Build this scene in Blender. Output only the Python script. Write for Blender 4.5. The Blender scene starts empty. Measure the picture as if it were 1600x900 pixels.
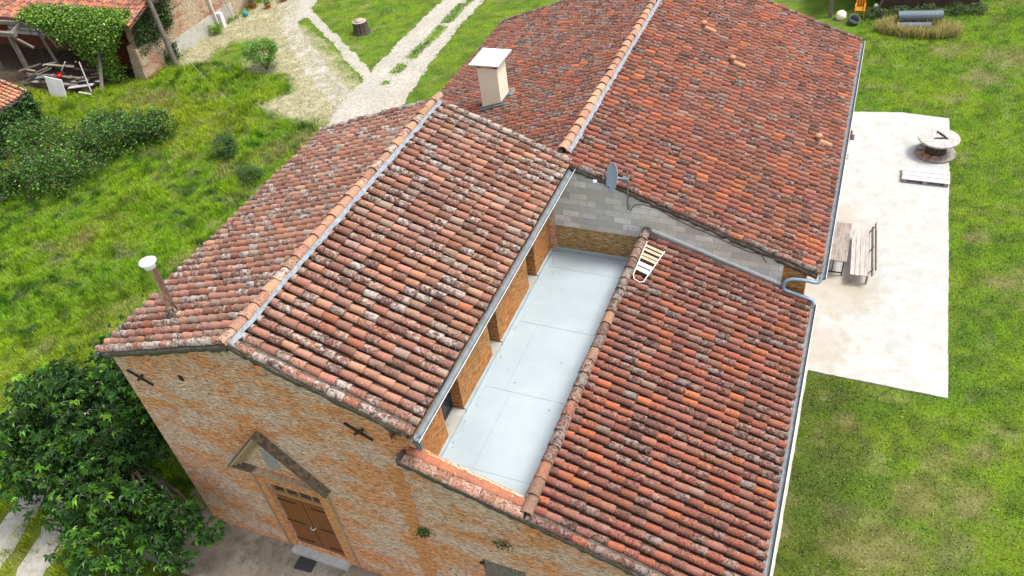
import bpy, math, random
import numpy as np
from mathutils import Vector, Matrix
random.seed(7); RNG = np.random.default_rng(7)
R_ = math.radians
S = bpy.context.scene
COL = S.collection

# ------------------------------------------------------------------ camera, sky, sun, exposure
cd = bpy.data.cameras.new('camera'); cam = bpy.data.objects.new('camera', cd); COL.objects.link(cam)
Rc = Matrix(((0.9243990023160868, 0.3659035638377482, -0.10770824707448534),
             (-0.16959035582843518, 0.6472151234749227, 0.7432036700362324),
             (0.3416512779531319, -0.6687504511521286, 0.6603387300142377)))
cam.matrix_world = Matrix.Translation((10.549, -7.837, 19.266)) @ Rc.transposed().to_4x4()
cd.sensor_width = 36; cd.lens = 36 * 1258.8 / 1600; cd.clip_end = 2000; cd.clip_start = .1
S.camera = cam
SUN_DIR = Vector((.40, .14, .95)).normalized()
W = bpy.data.worlds.new('World'); S.world = W; W.use_nodes = True
nt = W.node_tree; bg = nt.nodes['Background']
sky = nt.nodes.new('ShaderNodeTexSky'); sky.sky_type = 'NISHITA'; sky.sun_disc = False
sky.sun_elevation = math.asin(SUN_DIR.z); sky.sun_rotation = math.atan2(SUN_DIR.x, SUN_DIR.y)
sky.air_density = 1.0; sky.dust_density = 3.0; sky.ozone_density = 1.0
hs_ = nt.nodes.new('ShaderNodeHueSaturation'); hs_.inputs['Saturation'].default_value = .45; nt.links.new(sky.outputs[0], hs_.inputs['Color'])   # thin overcast
nt.links.new(hs_.outputs[0], bg.inputs[0]); bg.inputs[1].default_value = .15
sl = bpy.data.lights.new('sun', 'SUN'); sl.energy = 1.6; sl.angle = R_(14); sl.color = (1, .95, .88)
so = bpy.data.objects.new('sun', sl); COL.objects.link(so); so.rotation_euler = SUN_DIR.to_track_quat('Z', 'Y').to_euler()
S.view_settings.view_transform = 'Standard'; S.view_settings.look = 'None'; S.view_settings.gamma = 1
S.view_settings.exposure = 1.16; S.view_settings.use_curve_mapping = False
S.render.engine = 'CYCLES'; S.cycles.max_bounces = 5; S.cycles.diffuse_bounces = 3

# ------------------------------------------------------------------ materials
def newmat(name):
    m = bpy.data.materials.new(name); m.use_nodes = True
    n = m.node_tree.nodes; l = m.node_tree.links
    return m, n, l, n['Principled BSDF']
def noise(n, l, vec, scale, detail=4, rough=.6, dist=0):
    t = n.new('ShaderNodeTexNoise'); t.inputs['Scale'].default_value = scale
    t.inputs['Detail'].default_value = detail; t.inputs['Roughness'].default_value = rough
    t.inputs['Distortion'].default_value = dist
    l.new(vec, t.inputs['Vector']); return t.outputs['Fac']
def ramp(n, l, fac, a, b, ca=(0, 0, 0, 1), cb=(1, 1, 1, 1)):
    r = n.new('ShaderNodeValToRGB'); r.color_ramp.elements[0].position = a; r.color_ramp.elements[1].position = b
    r.color_ramp.elements[0].color = ca; r.color_ramp.elements[1].color = cb
    l.new(fac, r.inputs[0]); return r.outputs[0]
def mix(n, l, fac, a, b, mode='MIX'):
    m = n.new('ShaderNodeMix'); m.data_type = 'RGBA'; m.blend_type = mode
    for i, v in ((0, fac), (6, a), (7, b)):
        if hasattr(v, 'links'): l.new(v, m.inputs[i])
        elif i == 0: m.inputs[0].default_value = v
        else: m.inputs[i].default_value = (*v[:3], 1)
    return m.outputs[2]
def mth(n, l, op, a, b=0.0, clamp=False):
    m = n.new('ShaderNodeMath'); m.operation = op; m.use_clamp = clamp
    for i, v in ((0, a), (1, b)):
        if hasattr(v, 'links'): l.new(v, m.inputs[i])
        else: m.inputs[i].default_value = v
    return m.outputs[0]
def bump(n, l, bs, h, strength=.5, dist=.01):
    b = n.new('ShaderNodeBump'); b.inputs['Strength'].default_value = strength; b.inputs['Distance'].default_value = dist
    l.new(h, b.inputs['Height']); l.new(b.outputs[0], bs.inputs['Normal'])
def objc(n): return n.new('ShaderNodeTexCoord').outputs['Object']
def uvc(n): return n.new('ShaderNodeTexCoord').outputs['UV']
def mapped(n, l, vec, sc):
    m = n.new('ShaderNodeMapping'); m.inputs['Scale'].default_value = sc; l.new(vec, m.inputs[0]); return m.outputs[0]

def simple(name, c, rough=.7, metal=0, c2=None, scale=8, bmp=.3, stretch=(1, 1, 1), spec=.5):
    m, n, l, b = newmat(name); v = mapped(n, l, objc(n), stretch)
    f = noise(n, l, v, scale, 6, .65)
    c2 = c2 or tuple(x * .6 for x in c)
    l.new(mix(n, l, ramp(n, l, f, .3, .7), c, c2), b.inputs['Base Color'])
    b.inputs['Roughness'].default_value = rough; b.inputs['Metallic'].default_value = metal
    b.inputs['Specular IOR Level'].default_value = spec
    if bmp: bump(n, l, b, f, bmp, .01)
    return m

def tile_mat(name, dark=.5, lich=.5):
    m, n, l, b = newmat(name); v = objc(n)
    a = n.new('ShaderNodeAttribute'); a.attribute_name = 'col'
    col, al = a.outputs['Color'], a.outputs['Alpha']
    f0 = noise(n, l, v, 7, 5); f1 = noise(n, l, v, 20, 8, .8); f2 = noise(n, l, v, 9, 8, .75, .6); f3 = noise(n, l, v, 27, 6, .9)
    c = mix(n, l, mth(n, l, 'MULTIPLY', ramp(n, l, f3, .42, .66), .40), col, (.55, .30, .19))           # pale grains
    # black crust
    dk = mth(n, l, 'ADD', f1, mth(n, l, 'MULTIPLY', mth(n, l, 'SUBTRACT', al, .5), .22))
    dk = mth(n, l, 'MULTIPLY', ramp(n, l, dk, .50, .60), dark, True)
    c = mix(n, l, dk, c, (.035, .024, .022))
    # grey and white lichen
    lc = mth(n, l, 'ADD', f2, mth(n, l, 'MULTIPLY', mth(n, l, 'SUBTRACT', al, .62), .26))
    lc = mth(n, l, 'MULTIPLY', ramp(n, l, lc, .52, .62), lich, True)
    lc = mth(n, l, 'MULTIPLY', lc, ramp(n, l, f1, .30, .5), True)
    c = mix(n, l, lc, c, (.52, .46, .40))
    vo = n.new('ShaderNodeTexVoronoi'); vo.inputs['Scale'].default_value = 9; l.new(v, vo.inputs['Vector'])
    sp = ramp(n, l, vo.outputs['Distance'], .10, .16, (1, 1, 1, 1), (0, 0, 0, 1))
    sp = mth(n, l, 'MULTIPLY', sp, ramp(n, l, f0, .5, .62), True)
    c = mix(n, l, mth(n, l, 'MULTIPLY', sp, lich), c, (.72, .69, .62))
    l.new(c, b.inputs['Base Color']); b.inputs['Roughness'].default_value = .92
    b.inputs['Specular IOR Level'].default_value = .15
    bump(n, l, b, mth(n, l, 'ADD', f1, f3), .7, .012)
    return m

def brick_mat(name, c1, c2, mortar, wash, washc2, amount=.5, bw=.42, bh=.085, mort=.013, wscale=.7, dark=.6, foot=False):
    m, n, l, b = newmat(name); uv = uvc(n)
    # wobble so that courses are not ruler-straight
    nz = n.new('ShaderNodeTexNoise'); nz.inputs['Scale'].default_value = 2.2; l.new(uv, nz.inputs['Vector'])
    vm = n.new('ShaderNodeVectorMath'); vm.operation = 'SCALE'; vm.inputs['Scale'].default_value = .12
    l.new(nz.outputs['Color'], vm.inputs[0])
    va = n.new('ShaderNodeVectorMath'); va.operation = 'ADD'; l.new(uv, va.inputs[0]); l.new(vm.outputs[0], va.inputs[1])
    t = n.new('ShaderNodeTexBrick'); l.new(va.outputs[0], t.inputs['Vector'])
    t.inputs['Color1'].default_value = (*c1, 1); t.inputs['Color2'].default_value = (*c2, 1)
    t.inputs['Mortar'].default_value = (*mortar, 1); t.inputs['Scale'].default_value = 1
    t.inputs['Mortar Size'].default_value = mort; t.inputs['Mortar Smooth'].default_value = .35
    t.inputs['Brick Width'].default_value = bw; t.inputs['Row Height'].default_value = bh; t.inputs['Bias'].default_value = -.1
    st = mapped(n, l, va.outputs[0], (1.6, 9, 1)); st2 = mapped(n, l, va.outputs[0], (1, 2.2, 1))
    fs = noise(n, l, st, 2.2, 8, .72); fw = noise(n, l, st2, wscale, 6, .62, .4); ff = noise(n, l, va.outputs[0], 40, 6, .7)
    c = t.outputs['Color']
    c = mix(n, l, ramp(n, l, ff, .42, .6), c, mix(n, l, .6, c, c2))
    c = mix(n, l, mth(n, l, 'MULTIPLY', ramp(n, l, fs, .50, .60), .55), c, mortar)
    w = mth(n, l, 'ADD', mth(n, l, 'MULTIPLY', fw, 1.25), mth(n, l, 'MULTIPLY', fs, .55))
    w = ramp(n, l, w, .90 - amount * .22, 1.08 - amount * .22)
    if foot:    # bare brick at the foot of the wall, where the old wash has gone
        sx = n.new('ShaderNodeSeparateXYZ'); l.new(va.outputs[0], sx.inputs[0])
        w = mth(n, l, 'MULTIPLY', w, ramp(n, l, mth(n, l, 'ADD', sx.outputs['Y'], fw), .75, 1.0))
    wc = mix(n, l, ramp(n, l, fs, .38, .62), wash, washc2)
    c = mix(n, l, mth(n, l, 'MULTIPLY', w, .9), c, wc)
    # open joints and holes
    hs = noise(n, l, mapped(n, l, va.outputs[0], (4.5, 15, 1)), 1.5, 6, .85)
    h = mth(n, l, 'MULTIPLY', ramp(n, l, hs, .575, .63), dark, True)
    c = mix(n, l, h, c, (.05, .028, .02))
    c = mix(n, l, mth(n, l, 'MULTIPLY', t.outputs['Fac'], .26), c, (.12, .07, .045))
    k1 = noise(n, l, mapped(n, l, va.outputs[0], (3.2, 11, 1)), 1.7, 8, .85)
    c = mix(n, l, 1., c, ramp(n, l, k1, .38, .60, (.40, .34, .32, 1), (1.25, 1.23, 1.2, 1)), 'MULTIPLY')
    l.new(c, b.inputs['Base Color']); b.inputs['Roughness'].default_value = .95; b.inputs['Specular IOR Level'].default_value = .1
    hh = mth(n, l, 'SUBTRACT', mth(n, l, 'ADD', fs, mth(n, l, 'MULTIPLY', ff, .4)), mth(n, l, 'ADD', mth(n, l, 'MULTIPLY', t.outputs['Fac'], .5), h))
    bump(n, l, b, hh, .9, .03)
    return m

M = {}
M['tileA'] = tile_mat('weathered pale roof tile', .85, .7)
M['tileB'] = tile_mat('orange red roof tile', .95, .36)
M['facade'] = brick_mat('weathered thin brick', (.92, .42, .16), (.80, .29, .10), (.84, .58, .39), (.93, .73, .56), (.70, .52, .45), .46, dark=1., foot=True)
M['terrbrick'] = brick_mat('ochre orange thin brick', (.80, .36, .12), (.62, .20, .06), (.56, .38, .18), (.66, .42, .17), (.42, .19, .07), .40, dark=.95)
M['yellowbrick'] = brick_mat('yellowish old brick', (.56, .36, .15), (.46, .22, .08), (.5, .36, .2), (.66, .52, .28), (.44, .28, .11), .7, dark=.95)
M['quoin'] = brick_mat('clean orange brick', (.95, .46, .19), (.86, .36, .14), (.6, .36, .22), (.9, .46, .22), (.7, .3, .12), .1, bw=.42, bh=.065, dark=.35)
M['redbrick'] = brick_mat('dark red brick', (.30, .06, .03), (.18, .035, .02), (.20, .1, .06), (.20, .09, .06), (.12, .05, .03), .1, dark=.5)
M['rubble'] = brick_mat('rendered rubble wall', (.48, .20, .11), (.36, .15, .09), (.52, .42, .3), (.62, .52, .38), (.50, .40, .29), .8, bw=.3, bh=.12, dark=.5, wscale=.9)
def block_mat():
    m, n, l, b = newmat('grey concrete block'); uv = uvc(n)
    t = n.new('ShaderNodeTexBrick'); l.new(uv, t.inputs['Vector'])
    t.inputs['Color1'].default_value = (.44, .45, .43, 1); t.inputs['Color2'].default_value = (.86, .85, .79, 1); t.inputs['Mortar'].default_value = (.42, .41, .37, 1)
    t.inputs['Scale'].default_value = 1; t.inputs['Mortar Size'].default_value = .008; t.inputs['Brick Width'].default_value = .51; t.inputs['Row Height'].default_value = .21
    t2 = n.new('ShaderNodeTexBrick'); l.new(uv, t2.inputs['Vector'])
    t2.inputs['Color1'].default_value = (0, 0, 0, 1); t2.inputs['Color2'].default_value = (1, 1, 1, 1); t2.inputs['Mortar'].default_value = (0, 0, 0, 1)
    t2.inputs['Scale'].default_value = 1; t2.inputs['Mortar Size'].default_value = .008; t2.inputs['Brick Width'].default_value = .51; t2.inputs['Row Height'].default_value = .21; t2.offset_frequency = 2; t2.inputs['Bias'].default_value = -.45
    f = noise(n, l, uv, 30, 8, .7); g = noise(n, l, uv, 1.6, 5, .6); s = noise(n, l, uv, 5, 4, .6)
    c = mix(n, l, mth(n, l, 'MULTIPLY', t2.outputs['Fac'], 0), t.outputs['Color'], (.5, .45, .32))
    c = mix(n, l, ramp(n, l, g, .42, .6), c, mix(n, l, .5, c, (.58, .52, .38)))
    c = mix(n, l, ramp(n, l, s, .56, .66), c, (.50, .50, .46))
    c = mix(n, l, mth(n, l, 'MULTIPLY', ramp(n, l, f, .3, .7), .3), c, (.25, .25, .23))
    l.new(c, b.inputs['Base Color']); b.inputs['Roughness'].default_value = .95
    bump(n, l, b, mth(n, l, 'SUBTRACT', mth(n, l, 'MULTIPLY', f, .5), t.outputs['Fac']), .5, .01)
    return m
M['block'] = block_mat()
M['mortar'] = simple('dark mossy mortar', (.16, .13, .10), .95, 0, (.03, .026, .02), 22, .8)
M['flash'] = simple('pale zinc flashing', (.28, .32, .36), .75, 0, (.13, .15, .17), 9, .5)
M['white'] = simple('white painted metal', (.78, .78, .76), .45, 0, (.62, .62, .6), 6, .05)
M['zinc'] = simple('dull zinc', (.19, .22, .235), .55, .1, (.10, .12, .125), 5, .1)
M['zincblue'] = simple('blue grey pipe', (.28, .38, .46), .4, .2, (.2, .28, .35), 5, .1)
M['steel'] = simple('polished steel', (.75, .74, .72), .12, 1, (.6, .6, .58), 3, .03)
M['membrane'] = simple('pale blue grey roofing membrane', (.395, .465, .50), .42, 0, (.325, .39, .42), .9, .12)
M['seam'] = simple('membrane seam', (.31, .36, .38), .5, 0, (.20, .24, .26), 3, .1)
M['upstand'] = simple('grey membrane upstand', (.42, .49, .52), .5, 0, (.30, .36, .38), 3, .1)
M['sill'] = simple('pale grey render', (.44, .43, .39), .9, 0, (.33, .32, .28), 4, .3)
M['cream'] = simple('cream render', (.80, .72, .54), .9, 0, (.75, .67, .50), 3, .15)
M['capw'] = simple('white concrete slab', (.66, .645, .64), .7, 0, (.56, .54, .54), 3, .15)
M['doorwood'] = simple('varnished brown wood', (.25, .085, .02), .5, 0, (.16, .05, .012), 5, .2, (9, 9, .7))
M['framewood'] = simple('light brown wood', (.42, .22, .09), .6, 0, (.28, .13, .05), 5, .2, (6, 6, 6))
M['greywood'] = simple('weathered grey wood', (.34, .30, .26), .9, 0, (.13, .11, .10), 2.2, .6, (6, 1, 6))
M['greywoodx'] = simple('weathered grey wood lengthwise', (.50, .50, .50), .9, 0, (.34, .33, .33), 5, .4, (.9, 9, 9))
M['palewood'] = simple('pale bleached wood', (.50, .47, .44), .9, 0, (.28, .25, .23), 2.2, .5, (6, 1, 6))
M['beam'] = simple('old timber beam', (.26, .22, .18), .95, 0, (.07, .055, .045), 7, .8, (4, 4, 1))
M['darkwood'] = simple('dark brown planks', (.085, .04, .025), .8, 0, (.04, .02, .014), 4, .5, (1, 1, 9))
M['barkdark'] = simple('bark', (.10, .075, .055), .95, 0, (.04, .03, .022), 12, 1, (3, 3, .8))
M['stumptop'] = simple('sawn wood', (.42, .36, .29), .9, 0, (.25, .21, .17), 12, .5)
M['black'] = simple('black iron', (.015, .014, .014), .55, .2, (.03, .025, .022), 8, .2)
M['rubber'] = simple('black rubber', (.02, .02, .022), .85, 0, (.035, .035, .035), 40, .5)
M['niche'] = simple('grey plaster', (.36, .35, .34), .9, 0, (.2, .2, .2), 8, .4)
M['mould'] = simple('old brick moulding', (.50, .36, .22), .95, 0, (.20, .12, .07), 12, .8, (1, 1, 4))
M['moss'] = simple('dark mossy top', (.19, .14, .085), .95, 0, (.03, .025, .014), 8, 1)
M['glass'] = simple('dark window glass', (.02, .03, .035), .05, 0, (.03, .04, .05), 1, 0)
M['pvc'] = simple('dark grey frame', (.03, .033, .036), .5, 0, (.04, .04, .04), 4, 0)
M['terracotta'] = simple('terracotta', (.58, .20, .08), .85, 0, (.42, .13, .05), 9, .3)
M['newclay'] = simple('new pale clay', (.46, .24, .14), .85, 0, (.36, .16, .08), 9, .3)
M['dish'] = simple('grey dish', (.36, .43, .49), .5, 0, (.31, .37, .42), 4, .05)
M['orange'] = simple('orange plastic', (.70, .26, .02), .5, 0, (.5, .17, .01), 6, .1)
M['teal'] = simple('teal plastic', (.05, .30, .36), .45, 0, (.03, .2, .26), 6, .1)
M['red'] = simple('red plastic', (.6, .02, .02), .5, 0, (.4, .01, .01), 6, .1)
M['greyp'] = simple('grey plastic', (.13, .14, .15), .6, 0, (.08, .09, .1), 6, .1)
M['mesh'] = simple('dark wire roll', (.16, .18, .21), .7, .1, (.05, .06, .07), 60, .8, (1, 1, 1))
M['rope'] = simple('pale bamboo', (.46, .38, .26), .85, 0, (.34, .27, .17), 6, .2)
def ground_stuff(name, c1, c2, c3, sc=1., b1=.5, stain=()):
    m, n, l, b = newmat(name); v = objc(n)
    f0 = noise(n, l, v, .35 * sc, 5, .6); f1 = noise(n, l, v, 3 * sc, 7, .7); f2 = noise(n, l, v, 28 * sc, 5, .75)
    c = mix(n, l, ramp(n, l, f0, .42, .62), c1, c2)
    c = mix(n, l, ramp(n, l, f1, .46, .66), c, c3)
    c = mix(n, l, mth(n, l, 'MULTIPLY', ramp(n, l, f2, .35, .7), .45), c, tuple(x * .62 for x in c3))
    for px_, py_, r_ in stain:     # earth trodden onto the slab
        vd = n.new('ShaderNodeVectorMath'); vd.operation = 'DISTANCE'; l.new(v, vd.inputs[0]); vd.inputs[1].default_value = (px_, py_, .06)
        q = mth(n, l, 'ADD', mth(n, l, 'DIVIDE', vd.outputs['Value'], r_), mth(n, l, 'MULTIPLY', f1, -1.6))
        c = mix(n, l, mth(n, l, 'MULTIPLY', ramp(n, l, q, .0, .55, (1, 1, 1, 1), (0, 0, 0, 1)), .34), c, (.30, .26, .18))
    l.new(c, b.inputs['Base Color']); b.inputs['Roughness'].default_value = .95; b.inputs['Specular IOR Level'].default_value = .1
    bump(n, l, b, mth(n, l, 'ADD', f1, f2), b1, .02)
    return m
M['gravel'] = ground_stuff('pale gravel', (.40, .375, .325), (.47, .44, .38), (.29, .27, .21), 1.6, 1.)
M['slab'] = ground_stuff('pale concrete', (.44, .45, .44), (.42, .425, .41), (.37, .365, .33), .7, .15, [(11.4, 14.2, 1.1), (11.0, 11.6, 1.0), (12.2, 14.6, .7), (11.0, 18.5, .7)])
M['apron'] = ground_stuff('stained concrete', (.24, .205, .155), (.38, .34, .27), (.16, .135, .10), 1.3, .6)
M['strip'] = ground_stuff('pale concrete footing', (.50, .485, .43), (.45, .43, .37), (.38, .35, .29), 1, .4)
def attr_leaf(name, rough=.55, trans=.25, spec=.3):
    m, n, l, b = newmat(name)
    a = n.new('ShaderNodeAttribute'); a.attribute_name = 'col'
    l.new(a.outputs['Color'], b.inputs['Base Color']); b.inputs['Roughness'].default_value = rough
    b.inputs['Specular IOR Level'].default_value = spec
    t = n.new('ShaderNodeBsdfTranslucent'); ms = n.new('ShaderNodeMixShader'); ms.inputs[0].default_value = trans
    l.new(a.outputs['Color'], t.inputs['Color']); l.new(b.outputs[0], ms.inputs[1]); l.new(t.outputs[0], ms.inputs[2])
    l.new(ms.outputs[0], n['Material Output'].inputs['Surface']); return m
M['leaf'] = attr_leaf('leaf', .42, .22, .4); M['grass'] = attr_leaf('grass blade', .75, .3, .1)

# ------------------------------------------------------------------ object helpers
def tag(o, label=None, cat=None, group=None, kind=None):
    if label: o['label'] = label
    if cat: o['category'] = cat
    if group: o['group'] = group
    if kind: o['kind'] = kind
    return o
def empty(name, loc, label, cat, group=None):
    o = bpy.data.objects.new(name, None); COL.objects.link(o); o.location = loc; o.empty_display_size = .2
    return tag(o, label, cat, group)
def link(name, me, mat, parent=None, label=None):
    o = bpy.data.objects.new(name, me); COL.objects.link(o)
    if isinstance(mat, str): mat = M[mat]
    me.materials.append(mat)
    if parent:
        o.parent = parent
        w = Vector((0, 0, 0)); p = parent
        while p: w += p.location; p = p.parent
        o.location = -w           # meshes are written in world coordinates
    if label: o['label'] = label
    return o
class MB:
    def __init__(s): s.v = []; s.f = []; s.sm = []
    def add(s, vs, fs, smooth=False):
        o = len(s.v); s.v += [tuple(map(float, q)) for q in vs]
        s.f += [tuple(i + o for i in f) for f in fs]; s.sm += [smooth] * len(fs); return s
    def box(s, a, b):
        x0, y0, z0 = a; x1, y1, z1 = b
        return s.add([(x0, y0, z0), (x1, y0, z0), (x1, y1, z0), (x0, y1, z0), (x0, y0, z1), (x1, y0, z1), (x1, y1, z1), (x0, y1, z1)],
                     [(0, 3, 2, 1), (4, 5, 6, 7), (0, 1, 5, 4), (1, 2, 6, 5), (2, 3, 7, 6), (3, 0, 4, 7)])
    def bar(s, p, q, w, h, up=(0, 0, 1)):
        p = Vector(p); q = Vector(q); d = (q - p).normalized(); up = Vector(up)
        if abs(d.dot(up)) > .98: up = Vector((0, 1, 0))
        r = d.cross(up).normalized(); u = r.cross(d).normalized(); vs = []
        for c in (p, q):
            for a, b in ((-1, -1), (1, -1), (1, 1), (-1, 1)): vs.append(c + r * (a * w / 2) + u * (b * h / 2))
        return s.add(vs, [(3, 2, 1, 0), (4, 5, 6, 7), (0, 1, 5, 4), (1, 2, 6, 5), (2, 3, 7, 6), (3, 0, 4, 7)])
    def tube(s, pts, r, n=10, caps=True):
        pts = [Vector(p) for p in pts]; k = len(pts); rs = r if isinstance(r, (list, tuple)) else [r] * k; vs = []; prev = None
        for i, p in enumerate(pts):
            d = (pts[min(i + 1, k - 1)] - pts[max(i - 1, 0)]).normalized()
            if prev is None:
                a = Vector((0, 0, 1)) if abs(d.z) < .9 else Vector((1, 0, 0)); prev = d.cross(a).normalized()
            u = (prev - d * prev.dot(d)).normalized(); prev = u; w = d.cross(u)
            for j in range(n):
                t = 2 * math.pi * j / n; vs.append(p + (u * math.cos(t) + w * math.sin(t)) * rs[i])
        fs = [(i * n + j, i * n + (j + 1) % n, (i + 1) * n + (j + 1) % n, (i + 1) * n + j) for i in range(k - 1) for j in range(n)]
        s.add(vs, fs, True)
        if caps: s.add(vs[:n], [tuple(range(n))[::-1]]); s.add(vs[-n:], [tuple(range(n))])
        return s
    def lathe(s, c, prof, n=20, axis=(0, 0, 1)):
        z = Vector(axis).normalized(); a = Vector((1, 0, 0)) if abs(z.x) < .9 else Vector((0, 1, 0)); u = z.cross(a).normalized(); w = z.cross(u); c = Vector(c)
        vs = [c + z * h + (u * math.cos(2 * math.pi * j / n) + w * math.sin(2 * math.pi * j / n)) * r for r, h in prof for j in range(n)]
        return s.add(vs, [(i * n + j, i * n + (j + 1) % n, (i + 1) * n + (j + 1) % n, (i + 1) * n + j) for i in range(len(prof) - 1) for j in range(n)], True)
    def prism(s, poly, vec):
        v = Vector(vec); n = len(poly); P = [Vector(p) for p in poly]
        return s.add(P + [p + v for p in P], [tuple(range(n))[::-1], tuple(range(n, 2 * n))] + [(i, (i + 1) % n, n + (i + 1) % n, n + i) for i in range(n)])
    def build(s, name, mat, parent=None, label=None, bevel=0):
        me = bpy.data.meshes.new(name); me.from_pydata(s.v, [], s.f); me.update()
        me.polygons.foreach_set('use_smooth', s.sm)
        uv = me.uv_layers.new(name='UVMap')
        for p in me.polygons:
            nx, ny, nz = map(abs, p.normal)
            for li in p.loop_indices:
                c = me.vertices[me.loops[li].vertex_index].co
                uv.data[li].uv = (c.y, c.z) if nx >= ny and nx >= nz * .8 else ((c.x, c.z) if ny >= nz * .8 else (c.x, c.y))
        o = link(name, me, mat, parent, label)
        if bevel:
            b = o.modifiers.new('bevel', 'BEVEL'); b.width = bevel; b.segments = 2; b.limit_method = 'ANGLE'
        return o
def big(name, V, F, C, mat, parent=None, label=None, smooth=False):
    """V (n,3), F (m,k) ints, C (n,4)"""
    me = bpy.data.meshes.new(name); n = len(V); m, k = F.shape
    me.vertices.add(n); me.vertices.foreach_set('co', np.ascontiguousarray(V, dtype=np.float32).ravel())
    me.loops.add(m * k); me.loops.foreach_set('vertex_index', np.ascontiguousarray(F, dtype=np.int32).ravel())
    me.polygons.add(m); me.polygons.foreach_set('loop_start', np.arange(0, m * k, k, dtype=np.int32))
    me.polygons.foreach_set('use_smooth', np.full(m, smooth))
    me.update(calc_edges=True)
    a = me.color_attributes.new('col', 'FLOAT_COLOR', 'POINT'); a.data.foreach_set('color', np.ascontiguousarray(C, dtype=np.float32).ravel())
    return link(name, me, mat, parent, label)

# ------------------------------------------------------------------ canal tiles
PA = [(.32, .165, .12), (.28, .14, .105), (.36, .20, .145), (.19, .10, .085), (.30, .11, .065), (.26, .16, .13), (.28, .23, .20), (.14, .075, .065), (.42, .25, .17), (.24, .12, .09)]
PAw = [5, 5, 3, 3, 1.2, 4, 1.8, 1.6, 1, 4]
PB = [(.27, .082, .05), (.22, .068, .048), (.17, .06, .05), (.34, .10, .045), (.135, .06, .055), (.26, .115, .085), (.40, .13, .055), (.07, .04, .036), (.22, .15, .13), (.19, .085, .075), (.23, .10, .08)]
PBw = [4, 5, 4, 2, 3, 3, .8, 1.8, 1.2, 4, 3]
def colors(n, pal, w, dark=1.):
    w = np.array(w, float); w /= w.sum(); c = np.array(pal)[RNG.choice(len(pal), n, p=w)]
    c = c * RNG.uniform(.78, 1.15, (n, 1)) * RNG.uniform(.94, 1.06, (n, 3)) * dark * np.array((.93, .84, .78))
    return np.clip(c, 0, 1)
def arch_tiles(cen, ax, up, side, L, rl, ru, hl, cols, alpha, thick=.02, tilt=.034, flip=False, n=8, jit=1., lmax=None):
    """cen (m,3) lower-end base centre; ax downslope unit; builds m arches"""
    m = len(cen); t = np.linspace(0, math.pi, n + 1)
    Lmax = np.broadcast_to(np.asarray(lmax if lmax is not None else 9., float), (m,))
    ca, sa = -np.cos(t), np.sin(t)
    if flip: sa = -sa
    yaw = RNG.normal(0, .012 * jit, m); L = np.minimum(L * (1 + RNG.normal(0, .03 * jit, m)), Lmax); sc = 1 + RNG.normal(0, .03 * jit, m); lift = RNG.normal(0, .004 * jit, m)
    def ring(dist, r, h, z):     # -> m, n+1, 3
        d = np.broadcast_to(np.asarray(dist, float), (m,)); z = np.broadcast_to(np.asarray(z, float), (m,))
        u = (ca[None] * r * sc[:, None]) - (yaw * d)[:, None]
        w = z[:, None] + sa[None] * h * sc[:, None] + lift[:, None]
        return cen[:, None] - d[:, None, None] * ax + u[..., None] * side + w[..., None] * up
    wob = RNG.normal(0, .007 * jit, m)
    r0 = ring(L, ru, hl * ru / rl, -.004 if not flip else -.004)
    r1 = ring(wob + L * .5, (ru + rl) / 2 * 1.01, hl * (ru + rl) / 2 / rl, tilt * .45)
    r2 = ring(wob, rl, hl, tilt)
    chip = RNG.normal(0, .004 * jit, (m, n + 1, 1)); r2 = r2 + chip * ax
    r4 = ring(wob + .001, rl - thick, hl - thick, tilt) + chip * ax
    V = np.concatenate([r0, r1, r2, r2, r4], 1)      # m, 5(n+1), 3
    q = n + 1; fs = []
    for j in range(n):
        fs += [(j, j + 1, q + j + 1, q + j), (q + j, q + j + 1, 2 * q + j + 1, 2 * q + j), (3 * q + j, 3 * q + j + 1, 4 * q + j + 1, 4 * q + j)]
    F = np.array(fs)[None] + (np.arange(m) * 5 * q)[:, None, None]
    C = np.concatenate([cols, alpha[:, None]], 1)[:, None].repeat(5 * q, 1); C[:, 3 * q:, :3] *= .6   # lip at each tile's lower end is coloured darker
    return V.reshape(-1, 3), F.reshape(-1, 4), C.reshape(-1, 4)
def cat(parts):
    V = []; F = []; C = []; o = 0
    for v, f, c in parts: V.append(v); F.append(f + o); C.append(c); o += len(v)
    return np.concatenate(V), np.concatenate(F), np.concatenate(C)
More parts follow.
